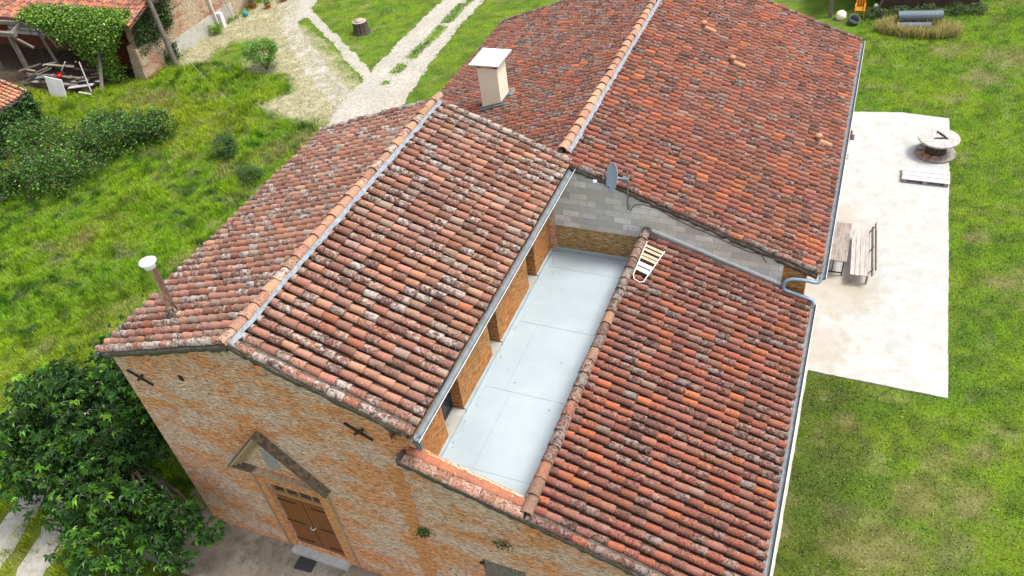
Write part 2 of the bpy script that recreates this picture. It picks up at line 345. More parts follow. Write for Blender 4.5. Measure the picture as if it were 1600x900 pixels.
def roof_slope(name, parent, mat, top, bot, y0, y1, sp, pal, w, expo=.335, verge0=True, verge1=False, lich=.42, label=None, skip=None, sag=.0, axisx=False):
    """top/bot = (x,z) crest line at ridge/eave; rows run from ridge to eave, spaced sp along y (axisx swaps x and y)"""
    X = 1 if axisx else 0
    t3 = np.array([top[0], 0, top[1]], float); b3 = np.array([bot[0], 0, bot[1]], float); side = np.array([0, 1., 0])
    ax = b3 - t3; Ls = np.linalg.norm(ax); ax /= Ls
    up = np.cross(ax, side); up = up if up[2] > 0 else -up
    ny = int(round((y1 - y0) / sp)); sp = (y1 - y0) / ny
    nc = int(Ls / expo) + 2; cen = []; al = []; vg = []; lm = []
    pan = []; 
    for i in range(ny):
        yc = y0 + (i + .5) * sp; isv = (i == 0 and verge0) or (i == ny - 1 and verge1)
        ph = expo * RNG.uniform(.25, .6)
        for k in range(nc):
            d = Ls - k * expo + (ph if k else 0)
            if d < .16: continue
            p = t3 + ax * d + side * (yc + RNG.normal(0, .006)) + up * (-.085 + (.035 if isv else 0) + sag * math.sin(d * 1.3 + yc * .8) * math.sin(yc * .5))
            if skip and skip(p): continue
            cen.append(p); vg.append(isv); lm.append(d - .03)
            pan.append(p + side * sp * .5 - up * (.045 + (.035 if isv else 0)))
    cen = np.array(cen); pan = np.array(pan); m = len(cen)
    c1 = colors(m, pal, w); a1 = np.clip(RNG.beta(1.6, 2.2, m) + (lich - .42) + np.where(vg, .35, 0), 0, 1)
    A = arch_tiles(cen, ax, up, side, expo * 1.22, sp * .355, sp * .30, .105, c1, a1, lmax=np.array(lm))
    B = arch_tiles(pan, ax, up, side, expo * 1.22, sp * .30, sp * .34, .062, colors(m, pal, w, .22), RNG.uniform(.2, .6, m), flip=True, n=5, lmax=np.array(lm))  # pan colours cut down to paint shade into the gaps between rows
    V, F, C = cat([A, B])
    if axisx: V = V[:, [1, 0, 2]]; F = F[:, ::-1]
    o = big(name, V, F, C, mat, parent, label, True)
    return o
def ridge_row(name, parent, mat, p0, p1, pal, w, r=.125, L=.46, expo=.385, lich=.4, label=None):
    p0 = np.array(p0, float); p1 = np.array(p1, float); ax = p0 - p1; D = np.linalg.norm(ax); ax /= D
    side = np.cross(ax, (0, 0, 1.)); side /= np.linalg.norm(side); up = np.cross(side, ax); up = up if up[2] > 0 else -up
    n = int(D / expo); e = D / n
    cen = np.array([p0 - ax * (k * e + RNG.normal(0, .008)) + side * RNG.normal(0, .008) - up * (r * .85) for k in range(n)])
    V, F, C = arch_tiles(cen, ax, up, side, L, r, r * .86, r * .95, colors(n, pal, w), np.clip(RNG.beta(2, 2.5, n) + lich - .4, 0, 1), thick=.016, tilt=.022, n=10)
    return big(name, V, F, C, mat, parent, label, True)

# ------------------------------------------------------------------ main measures
XL, ZL, ZA, XR, ZR, LA = -4.28, 7.07, 8.545, 3.90, 7.04, 10.0
XC, ZC, XG, ZG = 6.04, 5.175, 10.67, 3.63
XB, ZB, XBR, ZBR, XBL, ZBL, YB, YB1 = 3.586, 7.206, 10.76, 4.548, -4.16, 4.40, 10.0, 23.88
FY = .20; TX = 3.15; TZ = 3.90; BY = 9.70
sAl = (ZA - ZL) / -XL; sAr = (ZA - ZR) / XR; sC = (ZC - ZG) / (XG - XC); sB = (ZB - ZBR) / (XBR - XB); sBl = (ZB - ZBL) / (XB - XBL)
zfA = lambda x: ZA - (sAl * -x if x < 0 else sAr * x) - .21
zfC = lambda x: ZC - sC * (x - XC) - .20

# ------------------------------------------------------------------ ground
def axis_lines(a, b, step, far):
    L = list(np.arange(a, b + 1e-6, step)); d = step; x = b
    while x < far: d *= 1.6; x += d; L.append(x)
    d = step; x = a
    while x > -far: d *= 1.6; x -= d; L.insert(0, x)
    return np.array(L)
def inpoly(P, x, y):
    x = np.asarray(x); y = np.asarray(y); r = np.zeros(x.shape, bool); n = len(P)
    for i in range(n):
        x0, y0 = P[i]; x1, y1 = P[(i + 1) % n]
        if y0 == y1: continue
        c = ((y0 > y) != (y1 > y)) & (x < (x1 - x0) * (y - y0) / (y1 - y0) + x0); r ^= c
    return r
MAIN = [(-12.51, 17.45), (-13.22, 23.43), (-13.46, 26.99), (-13.53, 31.02), (-13.61, 40), (-10.9, 40), (-10.75, 30.58), (-10.28, 26.4), (-9.89, 23.05), (-9.9, 17.32)]
LEFT = [(-24.27, 33.12), (-25.07, 38), (-23.42, 38), (-21.67, 33.15), (-17.67, 29.74), (-16.05, 28.48), (-13.37, 26.1), (-12.17, 25.36), (-12.35, 24.27), (-15.23, 26.86), (-17.41, 28.93), (-21.39, 32.0), (-21.53, 31.36), (-19.85, 29.5), (-17.42, 27.38), (-15.0, 25.13), (-13.02, 23.65), (-13.03, 22.14), (-15.6, 23.91), (-18.73, 26.93), (-21.83, 29.91)]
HAY = [(-25.72, 24.52), (-26.69, 27.38), (-26.3, 29.28), (-25.9, 32.65), (-26.03, 38), (-25.07, 38), (-21.98, 30.74), (-20.76, 30.45), (-17.37, 27.95), (-14.54, 25.69), (-12.7, 23.53), (-12.68, 20.93), (-15.7, 20.86), (-17.24, 21.35), (-17.13, 22.38), (-16.3, 23.58), (-17.71, 24.78), (-19.03, 25.16), (-20.8, 24.87), (-22.93, 28.81), (-24.8, 28.1), (-24.34, 25.63)]
RUT1 = [(-11.9, 3.2), (-11.1, 3.2), (-10.02, -0.1), (-9.25, -2.54), (-8.6, -6), (-9.8, -6), (-10.2, -2.42), (-10.87, -0.23)]
RUT2 = [(-10.6, 3.6), (-9.7, 3.4), (-8.59, 0.66), (-8.54, -0.41), (-8.1, -1.7), (-7.2, -4.2), (-8.0, -4.6), (-8.92, -1.86), (-9.47, -0.41), (-9.6, 0.9)]
DRY = [(14.2, 6.6, .8), (13.6, 5.2, .9), (12.8, 4.6, .6), (14.2, 4.4, .7), (15.3, 6.9, .7), (15.7, 8.6, .5), (15.7, 18.3, .5), (16.7, 16.2, .9), (12.3, 8.8, .4), (16.3, 30.5, .9), (17.6, 32.6, 1.2), (15, 33, .8), (14.6, 8.2, .5), (11.6, 26.7, .4), (13.2, 3.3, 1.0)]
SCR = [(-13.2, 19.3, 1.3), (-14.2, 17.8, 1.0), (-12.3, 14.6, 1.5), (-10.6, 10.6, 1.4), (-9.6, 7.6, 1.3), (-15.6, 16.2, .9), (-8.8, 5.2, 1.2), (-18.6, 9.8, .9), (-25, 20.5, 1.0), (-9.0, 12.0, 2.2), (-6.6, 7.0, 1.3), (-10.5, 14.6, 1.6), (-7, 4.5, 1.0), (-12, 10, 1.0), (-24, 21.2, 1.2), (-14.2, 17.5, 1.0)]
def vnoise(x, y, s, seed=0):
    """smooth value noise 0..1"""
    r = np.random.default_rng(seed).random((256, 256)); x = x / s + 37.1; y = y / s + 91.7
    i = np.floor(x).astype(int); j = np.floor(y).astype(int); u = x - i; v = y - j; u = u * u * (3 - 2 * u); v = v * v * (3 - 2 * v)
    g = lambda a, b: r[a % 256, b % 256]
    return (g(i, j) * (1 - u) + g(i + 1, j) * u) * (1 - v) + (g(i, j + 1) * (1 - u) + g(i + 1, j + 1) * u) * v
def soft(P, x, y, d=.35):
    r = np.zeros(np.shape(x)); 
    for dx, dy in ((0, 0), (d, 0), (-d, 0), (0, d), (0, -d), (.6 * d, .6 * d), (-.6 * d, -.6 * d)): r += inpoly(P, x + dx, y + dy)
    return r / 7
def zones(x, y):
    """straw share, dryness, wild (0 mown lawn .. 1 long grass)"""
    n = vnoise(x, y, .55, 1); n2 = vnoise(x, y, 1.9, 2); n3 = vnoise(x, y, .22, 3)
    hay = np.clip(soft(HAY, x, y, .5) * 1.7 + (n - .5) * .9 - .25, 0, 1)
    dry = np.zeros(np.shape(x))
    for a, b, r in DRY: dry = np.maximum(dry, np.exp(-((x - a) ** 2 + (y - b) ** 2) / r ** 2))
    for a, b, r in SCR: dry = np.maximum(dry, .95 * np.exp(-((x - a) ** 2 + (y - b) ** 2) / r ** 2))
    dry = np.clip(dry * 1.1 + (n - .5) * 1.0 + (n2 - .55) * .5 + (n3 - .5) * .5 - .12, 0, 1)
    wild = ((x < -4) & ~((x > -13.3) & (y > 20))).astype(float)
    wild = np.where((x < -13) & (y > 25.5) & (x > -25), 0, wild)
    return hay, dry, wild
G1 = np.array((.15, .33, .012)); G2 = np.array((.27, .41, .016)); G3 = np.array((.035, .12, .010)); DR = np.array((.42, .35, .17)); ST = np.array((.62, .56, .37)); BR = np.array((.24, .19, .075))
def grass_colour(x, y, n, wild=None):
    hay, dry, wild = zones(x, y)
    a = vnoise(x, y, 1.3, 11)[:, None]; b = vnoise(x, y, .4, 12)[:, None]; big_ = vnoise(x, y, 4.5, 13)[:, None]
    c = G1 * (1 - a) + G2 * a
    k = np.clip((b - .45) * 2.6, 0, 1) * (.60 + .36 * wild[:, None]); c = c * (1 - k) + G3 * k
    c = c * (.78 + .44 * vnoise(x, y, .17, 14))[:, None]
    yel = np.clip((big_ - .4) * 2, 0, 1) * wild[:, None]; c = c * (1 - yel * .6) + np.array((.40, .42, .03)) * yel * .6
    mossy = (np.clip((13.1 - x) * 1.5, 0, 1) * (y < 10.3) * (x > 10.5))[:, None]; c = c * (1 - .55 * mossy) + np.array((.055, .085, .014)) * .55 * mossy  # mossy: the house's shadow on the lawn, painted into the grass colour
    d = dry[:, None] * .9; c = c * (1 - d * .75) + np.where(RNG.random((n, 1)) < .5, DR, BR) * d * .75
    h = hay[:, None]; c = c * (1 - h) + ST * RNG.uniform(.7, 1.1, (n, 1)) * h
    return c
gx = axis_lines(-38, 20, .25, 700); gy = axis_lines(-6, 42, .25, 700)
X, Y = np.meshgrid(gx, gy, indexing='ij'); x = X.ravel(); y = Y.ravel(); n = len(x)
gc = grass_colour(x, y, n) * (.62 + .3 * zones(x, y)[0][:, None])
soil = np.array((.14, .11, .06)); k = vnoise(x, y, .5, 21)[:, None]; gc = gc * (1 - .25 * k) + soil * .25 * k
V = np.stack([x, y, np.zeros(n)], 1); a, b = len(gx), len(gy)
I, J = np.meshgrid(np.arange(a - 1), np.arange(b - 1), indexing='ij'); I = I.ravel(); J = J.ravel()
F = np.stack([I * b + J, (I + 1) * b + J, (I + 1) * b + J + 1, I * b + J + 1], 1)
m, nn, l, bs = newmat('ground soil and turf'); v = objc(nn)
at = nn.new('ShaderNodeAttribute'); at.attribute_name = 'col'
f1 = noise(nn, l, v, 9, 8, .75); f2 = noise(nn, l, v, 38, 4, .7)
c = mix(nn, l, ramp(nn, l, f1, .35, .65), at.outputs['Color'], mix(nn, l, .5, at.outputs['Color'], (.03, .045, .012)))
c = mix(nn, l, mth(nn, l, 'MULTIPLY', ramp(nn, l, f2, .45, .7), .35), c, (.25, .26, .10))
l.new(c, bs.inputs['Base Color']); bs.inputs['Roughness'].default_value = 1; bs.inputs['Specular IOR Level'].default_value = .05
bump(nn, l, bs, mth(nn, l, 'ADD', f1, f2), .8, .05)
g = big('ground', V, F, np.concatenate([gc, np.ones((n, 1))], 1), m); g['kind'] = 'structure'

def ragged(P, step=.22, amp=.10, seed=1):
    rg = np.random.default_rng(seed); out = []
    for i in range(len(P)):
        a = np.array(P[i], float); b = np.array(P[(i + 1) % len(P)], float); L = np.linalg.norm(b - a); k = max(1, int(L / step)); nrm = np.array([-(b - a)[1], (b - a)[0]]) / max(L, 1e-6)
        for j in range(k):
            p = a + (b - a) * j / k; q = float(vnoise(np.array([p[0]]), np.array([p[1]]), .8, 90 + seed)[0] - .5) * 3 + float(vnoise(np.array([p[0]]), np.array([p[1]]), .25, 91 + seed)[0] - .5) * 1.6
            out.append(p + nrm * (rg.normal(0, amp * .3) + q * amp))
    return out
def sheet(name, P, z, mat, amp=.1, step=.22, seed=1, thick=0):
    import bmesh
    bm = bmesh.new(); R = ragged(P, step, amp, seed) if amp else [np.array(p) for p in P]
    vs = [bm.verts.new((p[0], p[1], z)) for p in R]; f = bm.faces.new(vs); f.normal_update()
    if f.normal.z < 0: f.normal_flip()
    if thick:
        e = bmesh.ops.extrude_face_region(bm, geom=[f]); 
        for q in e['geom']:
            if isinstance(q, bmesh.types.BMVert): q.co.z -= thick
    bmesh.ops.triangulate(bm, faces=bm.faces[:])
    bmesh.ops.recalc_face_normals(bm, faces=bm.faces[:])
    me = bpy.data.meshes.new(name); bm.to_mesh(me); bm.free()
    if not thick and me.polygons[0].normal.z < 0: me.flip_normals()
    o = link(name, me, mat); o['kind'] = 'structure'; return o
sheet('gravel_track', MAIN, .008, 'gravel', .10, .09, 1)
sheet('gravel_path', LEFT, .012, 'gravel', .08, .1, 2)
sheet('wheel_rut', RUT1, .008, 'gravel', .07, .25, 3)
sheet('wheel_rut', RUT2, .008, 'gravel', .07, .25, 4)
SLAB = [(10.3, 10.42), (14.80, 10.40), (14.80, 26.45), (13.0, 26.6), (10.3, 26.2)]
sheet('concrete_slab', SLAB, .06, 'slab', .014, .1, 5, .2)
sheet('concrete_footing', [(10.2, -2), (10.92, -2), (10.92, 10.41), (10.2, 10.41)], .10, 'strip', .012, .2, 6, .2)
sheet('concrete_apron', [(-5.45, -1.45), (2, -1.6), (12, -2.0), (12, .25), (-4.0, .25), (-5.3, 1.3)], .04, 'apron', .03, .25, 7, .15)

M['earth'] = ground_stuff('dark bare earth', (.085, .06, .04), (.12, .09, .06), (.05, .036, .025), 1.5, 1.)
BARE = [(-47, 21.3), (-34.8, 20.9), (-33, 20.6), (-30.5, 20.7), (-28.8, 21.2), (-28.4, 22.4), (-27.2, 23.0), (-27.2, 25.2), (-47, 25.2)]
sheet('bare_earth', BARE, .012, 'earth', .12, .2, 9)
# grass ------------------------------------------------------------
def keep_mask(x, y):
    x, y = x + RNG.normal(0, .03, np.shape(x)), y + RNG.normal(0, .03, np.shape(x))
    k = ~inpoly(SLAB, x, y) & ~((x > 10.1) & (x < 10.93) & (y < 10.5)) & ~((x > -5.4) & (y < .3) & (y > -1.5) & (x < 12)) & ~((x > -4.1) & (x < 10.4) & (y > 0) & (y < 24))
    k &= ~((x < -26.6) & (y > 23.3)) & ~(inpoly(BARE, x, y) & (RNG.random(np.shape(x)) > .08))
    return k
def gravel_mask(x, y):
    x, y = x + (vnoise(x, y, .5, 81) - .5) * .8 + RNG.normal(0, .13, x.shape), y + (vnoise(x, y, .5, 82) - .5) * .8 + RNG.normal(0, .13, x.shape)
    return inpoly(MAIN, x, y) | inpoly(LEFT, x, y) | inpoly(RUT1, x, y) | inpoly(RUT2, x, y)
def blades(name, x, y, h, wid, lean, label, colmul=1., col=None):
    n = len(x); az = RNG.uniform(0, 2 * math.pi, n); la = lean
    dx = np.cos(az) * h * la; dy = np.sin(az) * h * la; fa = RNG.uniform(0, math.pi, n); wx = np.cos(fa) * wid / 2; wy = np.sin(fa) * wid / 2
    hz = h * np.sqrt(np.clip(1 - np.clip(la, 0, .95) ** 2, .05, 1))
    z0 = np.full(n, -.01)
    P0 = np.stack([x - wx, y - wy, z0], 1); P1 = np.stack([x + wx, y + wy, z0], 1)
    m0 = np.stack([x - wx * .8 + dx * .4, y - wy * .8 + dy * .4, hz * .62], 1); m1 = np.stack([x + wx * .8 + dx * .4, y + wy * .8 + dy * .4, hz * .62], 1)
    T = np.stack([x + dx, y + dy, hz], 1)
    V = np.stack([P0, P1, m1, m0, T], 1).reshape(-1, 3)
    o = np.arange(n) * 5; F = np.concatenate([np.stack([o, o + 1, o + 2], 1), np.stack([o, o + 2, o + 3], 1), np.stack([o + 3, o + 2, o + 4], 1)])
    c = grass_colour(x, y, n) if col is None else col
    c = c * RNG.uniform(.4, 1.6, (n, 1)) * colmul
    C = np.concatenate([np.clip(c, 0, .8), np.ones((n, 1))], 1).repeat(5, 0)
    ob = big(name, V, F, C, 'grass'); tag(ob, label, 'grass', kind='stuff'); return ob
# long grass, in tussocks
nt_ = 60000; tx = RNG.uniform(-37, -3.9, nt_); ty = RNG.uniform(-5, 34, nt_)
k = keep_mask(tx, ty) & ~gravel_mask(tx, ty); hay, dry, wild = zones(tx, ty); k &= (wild > .5) & (RNG.random(nt_) > hay * 1.1); tx, ty = tx[k], ty[k]
K = 9; h0 = .08 + .38 * (vnoise(tx, ty, 1.1, 31) * .6 + vnoise(tx, ty, .4, 32) * .4) ** 2 + .08 * RNG.random(len(tx))
bx = np.repeat(tx, K) + RNG.normal(0, .07, len(tx) * K); by = np.repeat(ty, K) + RNG.normal(0, .07, len(tx) * K); hh = np.repeat(h0, K) * RNG.uniform(.6, 1.25, len(bx))
k = keep_mask(bx, by); bx, by, hh = bx[k], by[k], hh[k]
blades('long_grass', bx, by, hh, RNG.uniform(.012, .026, len(bx)), RNG.uniform(.2, .9, len(bx)), 'long unmown yellow green grass of the meadow left of the house')
# mown lawn
N = 260000; lx = np.concatenate([RNG.uniform(10.5, 21, int(N * .72)), RNG.uniform(-25, -4, int(N * .28))]); ly = np.concatenate([RNG.uniform(-3, 43, int(N * .72)), RNG.uniform(18, 42, int(N * .28))])
hay, dry, wild = zones(lx, ly); k = keep_mask(lx, ly) & (wild < .5) & (RNG.random(len(lx)) > dry * .5)
mid = (np.abs(lx + 11.8 + .2 * vnoise(lx, ly, 2, 45)) < .42 * RNG.random(len(lx)) ** .4) & (ly > 25.0) & (vnoise(lx, ly, .7, 44) > .22)
gr = gravel_mask(lx, ly); k &= (~gr | mid | (RNG.random(len(lx)) < .04)) & (RNG.random(len(lx)) > hay * .85); lx, ly = lx[k], ly[k]
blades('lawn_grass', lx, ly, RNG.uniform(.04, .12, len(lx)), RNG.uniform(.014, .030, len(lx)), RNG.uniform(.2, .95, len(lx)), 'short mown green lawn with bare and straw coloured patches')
N = 26000; vx = RNG.uniform(-12.6, -11.0, N); vy = RNG.uniform(24.5, 41, N); k = (np.abs(vx + 11.8 + .25 * (vnoise(vx, vy, 2, 45) - .5)) < .40 * RNG.random(N) ** .5) & (vnoise(vx, vy, .8, 44) > .30); vx, vy = vx[k], vy[k]
blades('track_grass', vx, vy, RNG.uniform(.05, .16, len(vx)), RNG.uniform(.016, .03, len(vx)), RNG.uniform(.2, .9, len(vx)), 'patchy strip of grass growing between the two wheel lanes of the gravel track')
# dry cut straw
N = 150000; sx = RNG.uniform(-27, -12, N); sy = RNG.uniform(20, 38, N); hay, _, _ = zones(sx, sy); k = (RNG.random(N) < hay) & (vnoise(sx, sy, .35, 51) > .35) & keep_mask(sx, sy) & ~inpoly(MAIN, sx, sy); sx, sy = sx[k], sy[k]
cs = np.array((.66, .60, .38)) * RNG.uniform(.55, 1.15, (len(sx), 1)); sh = RNG.random(len(sx)) < .12; cs[sh] = np.array((.25, .28, .07))
blades('cut_hay', sx, sy, RNG.uniform(.08, .2, len(sx)), RNG.uniform(.012, .022, len(sx)), RNG.uniform(.88, .98, len(sx)), 'pale dry hay left lying after mowing beside the tracks', 1., cs)
# white clover heads
N = 3800; cx = RNG.uniform(10.9, 20, N); cy = RNG.uniform(0, 42, N); k = keep_mask(cx, cy) & (vnoise(cx, cy, 2.2, 61) > .42); cx, cy = cx[k], cy[k]; n = len(cx)
r = RNG.uniform(.006, .014, n); hz = RNG.uniform(.06, .1, n)
base = np.stack([cx, cy, hz], 1); off = [(1, 0, 0), (0, 1, 0), (-1, 0, 0), (0, -1, 0), (0, 0, .9)]
V = np.stack([base + np.array(o)[None] * r[:, None] for o in off], 1).reshape(-1, 3); o = np.arange(n) * 5
F = np.concatenate([np.stack([o + i, o + (i + 1) % 4, o + 4], 1) for i in range(4)])
ob = big('clover_flowers', V, F, np.tile((.72, .74, .66, 1), (len(V), 1)), 'grass'); tag(ob, 'tiny white clover flowers scattered in the mown lawn', 'flowers', kind='stuff')

# ------------------------------------------------------------------ FARMHOUSE
H = empty('farmhouse', (3, .2, 0), 'old brick farmhouse of joined wings under canal tile roofs with a pale flat roof terrace', 'farmhouse')
def vstrip(mb, x0, x1, zlo, ztop, y, dep, brk=()):
    """vertical wall strip facing -y between x0,x1; ztop a function, with break points"""
    xs = sorted([x0, x1] + [b for b in brk if x0 < b < x1])
    for a, b in zip(xs[:-1], xs[1:]):
        e = 1e-4
        zl = zlo(a) if callable(zlo) else zlo; zr = zlo(b) if callable(zlo) else zlo
        mb.prism([(a, y, zl), (b, y, zr), (b, y, ztop(b - e)), (a, y, ztop(a + e))], (0, dep, 0))
def build_house():
    # ---- front facade with door and shuttered window openings
    f = MB(); D = .42
    DX0, DX1, DZ0, DZ1 = -1.15, .45, .24, 3.14
    vstrip(f, -4.05, DX0, 0, zfA, FY, D); vstrip(f, DX0, DX1, DZ1, zfA, FY, D, (0,)); vstrip(f, DX0, DX1, 0, lambda x: DZ0, FY, D)
    vstrip(f, DX1, 3.22, 0, zfA, FY, D)
    WX0, WX1, WZ0, WZ1 = 4.68, 5.75, .8, 2.62
    vstrip(f, 3.22, WX0, 0, zfC, FY, D); vstrip(f, WX0, WX1, WZ1, zfC, FY, D); vstrip(f, WX0, WX1, 0, lambda x: WZ0, FY, D); vstrip(f, WX1, 10.35, 0, zfC, FY, D)
    w = f.build('front_wall', 'facade', H, 'weathered front brick wall with patches of grey render')
    q = MB()
    for i in range(26):
        z = i * .21; a = .06 if i % 2 else 0; b = .05 if (i // 2) % 2 else 0
        q.box((2.90 - a, FY - .012, z + .002), (3.24 + b, FY + .1, z + .21 - .002))
    q.build('quoin_pillar', 'quoin', H)
    q = MB()    # corbels under the eave corner
    for i in range(5): q.box((2.98 + .14 * i, FY - .01 - .004 * i, 6.05 + .16 * i), (3.30 + .12 * i, FY + .5, 6.05 + .16 * (i + 1) - .004))
    q.build('cornice', 'quoin', H)
    # side and rear walls
    s = MB()
    s.box((-4.05, FY + D, 0), (-3.65, 10, ZL - .1)); s.box((-3.6, 10.0, 0), (TX, 10.02, 1))
    s.build('side_wall', 'facade', H)
    s = MB(); s.prism([(-4.05, 9.62, 3.5), (3.3, 9.62, 3.5), (3.3, 9.62, zfA(3.3)), (0, 9.62, zfA(0)), (-4.05, 9.62, zfA(-4.05))], (0, .35, 0)); s.build('rear_gable', 'facade', H)
    # terrace wall with three window openings
    t = MB(); ops = [(2.22, 3.12), (4.98, 5.52), (7.72, 8.30)]; zt = 7.0
    ys = FY + .42
    for a, b in ops:
        t.box((TX - .42, ys, TZ - .3), (TX, a, zt)); t.box((TX - .42, a, 6.15), (TX, b, zt)); t.box((TX - .42, a, TZ - .3), (TX, b, TZ + .06)); ys = b
    t.box((TX - .42, ys, TZ - .3), (TX, BY, zt)); t.build('terrace_wall', 'terrbrick', H, 'orange brick wall along the flat roof')
    for a, b in ops:
        sl_ = MB(); sl_.box((TX - .40, a + .004, TZ + .06), (TX + .05, b - .004, TZ + .10)); sl_.build('window_sill', 'sill', H)
        fr = MB(); x0 = TX - .36; x1 = TX - .29; z0, z1 = TZ + .10, 6.15
        fr.box((x0, a, z0), (x1, a + .06, z1)); fr.box((x0, b - .06, z0), (x1, b, z1)); fr.box((x0, a + .06, z0), (x1, b - .06, z0 + .06)); fr.box((x0, a + .06, z1 - .06), (x1, b - .06, z1))
        if b - a > .7: fr.box((x0, (a + b) / 2 - .03, z0 + .06), (x1, (a + b) / 2 + .03, z1 - .06))
        fo = fr.build('window', 'pvc', H)
        gl = MB(); gl.box((x0 + .02, a + .06, z0 + .06), (x0 + .04, b - .06, z1 - .06)); gl.build('pane', 'glass', fo)
    # block wall above the terrace
    zw = lambda x: (ZB - sB * (x - XB) - .17)
    bl = MB(); vstrip(bl, TX - .3, 9.80, lambda x: 4.85 if x < 6.1 else ZC - sC * (x - XC) - .3, zw, BY, .28, (XB, 6.1)); 
    bl.build('block_wall', 'block', H, 'grey concrete block wall above the flat roof')
    yb = MB(); yb.box((TX, BY + .012, TZ - .2), (6.2, BY + .3, 4.846)); yb.build('base_wall', 'yellowbrick', H, 'yellowish brick band at the foot of the block wall')
    rb = MB(); vstrip(rb, 9.80, 10.42, 0, zw, BY + .04, .36); rb.build('corner_wall', 'terrbrick', H)
    # rear wing walls
    r_ = MB(); r_.box((10.05, 10.1, 0), (10.42, 23.6, ZBR - .05)); r_.box((XBL + .25, 10.05, 0), (XBL + .6, 23.6, ZBL - .05)); r_.box((XBL + .6, 23.3, 0), (10.05, 23.6, ZBL - .3)); r_.prism([(XBL + .6, 23.3, ZBL - .3), (10.05, 23.3, ZBL - .3), (10.05, 23.3, ZBR), (XB, 23.3, ZB - .15), (XBL + .6, 23.3, ZBL + .05)], (0, .3, 0))
    r_.build('rear_wing_wall', 'facade', H)
    c_ = MB(); c_.box((10.05, FY + .42, 0), (10.38, BY, ZG - .08)); c_.build('east_wall', 'facade', H)
    p_ = MB(); p_.box((5.93, FY + .42, TZ - .2), (6.12, BY, ZC - .13)); p_.build('parapet', 'sill', H)
    # flat roof
    fl = MB(); fl.box((TX, FY + .42, TZ - .25), (5.93, BY, TZ)); fr_ = fl.build('flat_roof', 'membrane', H, 'pale blue grey membrane flat roof')
    for yy in (1.62, 4.05, 6.5, 8.9): se = MB(); se.box((TX + .16, yy, TZ + .001), (5.92, yy + .012, TZ + .004)); se.build('seam', 'seam', fr_)
    for p_, q_ in (((4.02, FY + .5), (4.030, 4.045)), ((3.85, 4.07), (3.860, 6.495))): se = MB(); se.box((*p_, TZ + .001), (*q_, TZ + .004)); se.build('seam', 'seam', fr_)
    u = MB(); ys = FY + .42
    for a, b in ops + [(BY - .1, BY - .1)]: u.box((TX + .003, ys + .003, TZ + .002), (TX + .055, a - .004, TZ + .14)); ys = b
    u.box((TX + .06, BY - .05, TZ + .002), (5.92, BY + .008, TZ + .13)); u.box((TX + .06, FY + .425, TZ + .002), (5.92, FY + .46, TZ + .25))
    u.build('upstand', 'upstand', fr_)
    u = MB(); u.box((TX + .056, FY + .47, TZ + .001), (TX + .15, BY - .1, TZ + .012)); u.build('edge_strip', 'membrane', fr_)
    # ---- roofs
    ra = roof_slope('roof', H, M['tileA'], (0, ZA), (XR, ZR), 0, LA, .262, PA, PAw, .335, True, True, .50, 'pale lichened east slope of the front gable roof', sag=.012)
    rl = roof_slope('roof', H, M['tileA'], (0, ZA), (XL, ZL), 0, LA, .262, PA, PAw, .335, True, True, .50, 'pale lichened west slope of the front gable roof', sag=.012)
    ridge_row('ridge_tiles', ra, M['tileA'], (0, -.05, ZA + .11), (0, LA + .05, ZA + .11), [(.40, .235, .155), (.34, .195, .135), (.44, .28, .19)], [3, 3, 2], .135, lich=.40)
    fm = MB(); pts = []
    yy = 0.05
    while yy < LA - .1:
        a = .135; b = .205 + RNG.uniform(-.022, .022); pts.append((yy, a, b)); yy += .111
    for (y0, a0, b0), (y1, a1, b1) in zip(pts[:-1], pts[1:]):
        z = lambda x: ZA - sAr * x + .035
        fm.add([(a0, y0, z(a0) + .05), (b0, y0, z(b0)), (b1, y1, z(b1)), (a1, y1, z(a1) + .05)], [(0, 1, 2, 3)], True)
    fm.build('flashing', 'flash', ra)
    rc = roof_slope('roof', H, M['tileB'], (XC, ZC), (XG, ZG), 0, 9.66, .246, PB, PBw, .335, True, False, .45, 'orange red slope of the low east wing', sag=.014)
    ridge_row('ridge_tiles', rc, M['tileB'], (XC + .0, .12, ZC + .11), (XC + .0, 9.62, ZC + .11), [(.15, .10, .08), (.10, .065, .055), (.26, .16, .11), (.22, .10, .065)], [3, 3, 2, 2], .14, .5, .42, .6, 'dark mossy capping tiles')
    rb_ = roof_slope('roof', H, M['tileB'], (XB, ZB), (XBR, ZBR), 9.62, YB1, .238, PB, PBw, .34, True, True, .40, 'orange red east slope of the long rear roof', sag=.015)
    rbl = roof_slope('roof', H, M['tileB'], (XB, ZB), (XBL, ZBL), 10.0, YB1, .238, PB, PBw, .34, True, True, .58, 'orange red west slope of the long rear roof', sag=.015)
    ridge_row('ridge_tiles', rb_, M['tileA'], (XB, 10.0, ZB + .12), (XB, YB1 + .05, ZB + .12), [(.44, .25, .16), (.38, .21, .14), (.48, .30, .2)], [3, 3, 2], .15, .5, .42, .36)
    fm = MB(); pts = []; yy = 10.05
    while yy < YB1 - .1: pts.append((yy, .15 + RNG.uniform(-.01, .01), .235 + RNG.uniform(-.022, .022))); yy += .113
    for (y0, a0, b0), (y1, a1, b1) in zip(pts[:-1], pts[1:]):
        z = lambda x: ZB - sB * x + .04
        fm.add([(XB + a0, y0, z(a0) + .06), (XB + b0, y0, z(b0)), (XB + b1, y1, z(b1)), (XB + a1, y1, z(a1) + .06)], [(0, 1, 2, 3)], True)
    fm.build('flashing', 'flash', rb_)
    # decks under the tiles, so that no light passes between rows
    def deck(par, x0, z0, x1, z1, y0, y1):
        d = MB(); d.prism([(x0, y0, z0 - .205), (x1, y0, z1 - .205), (x1, y0, z1 - .24), (x0, y0, z0 - .24)], (0, y1 - y0, 0)); d.build('roof_deck', 'mortar', par)
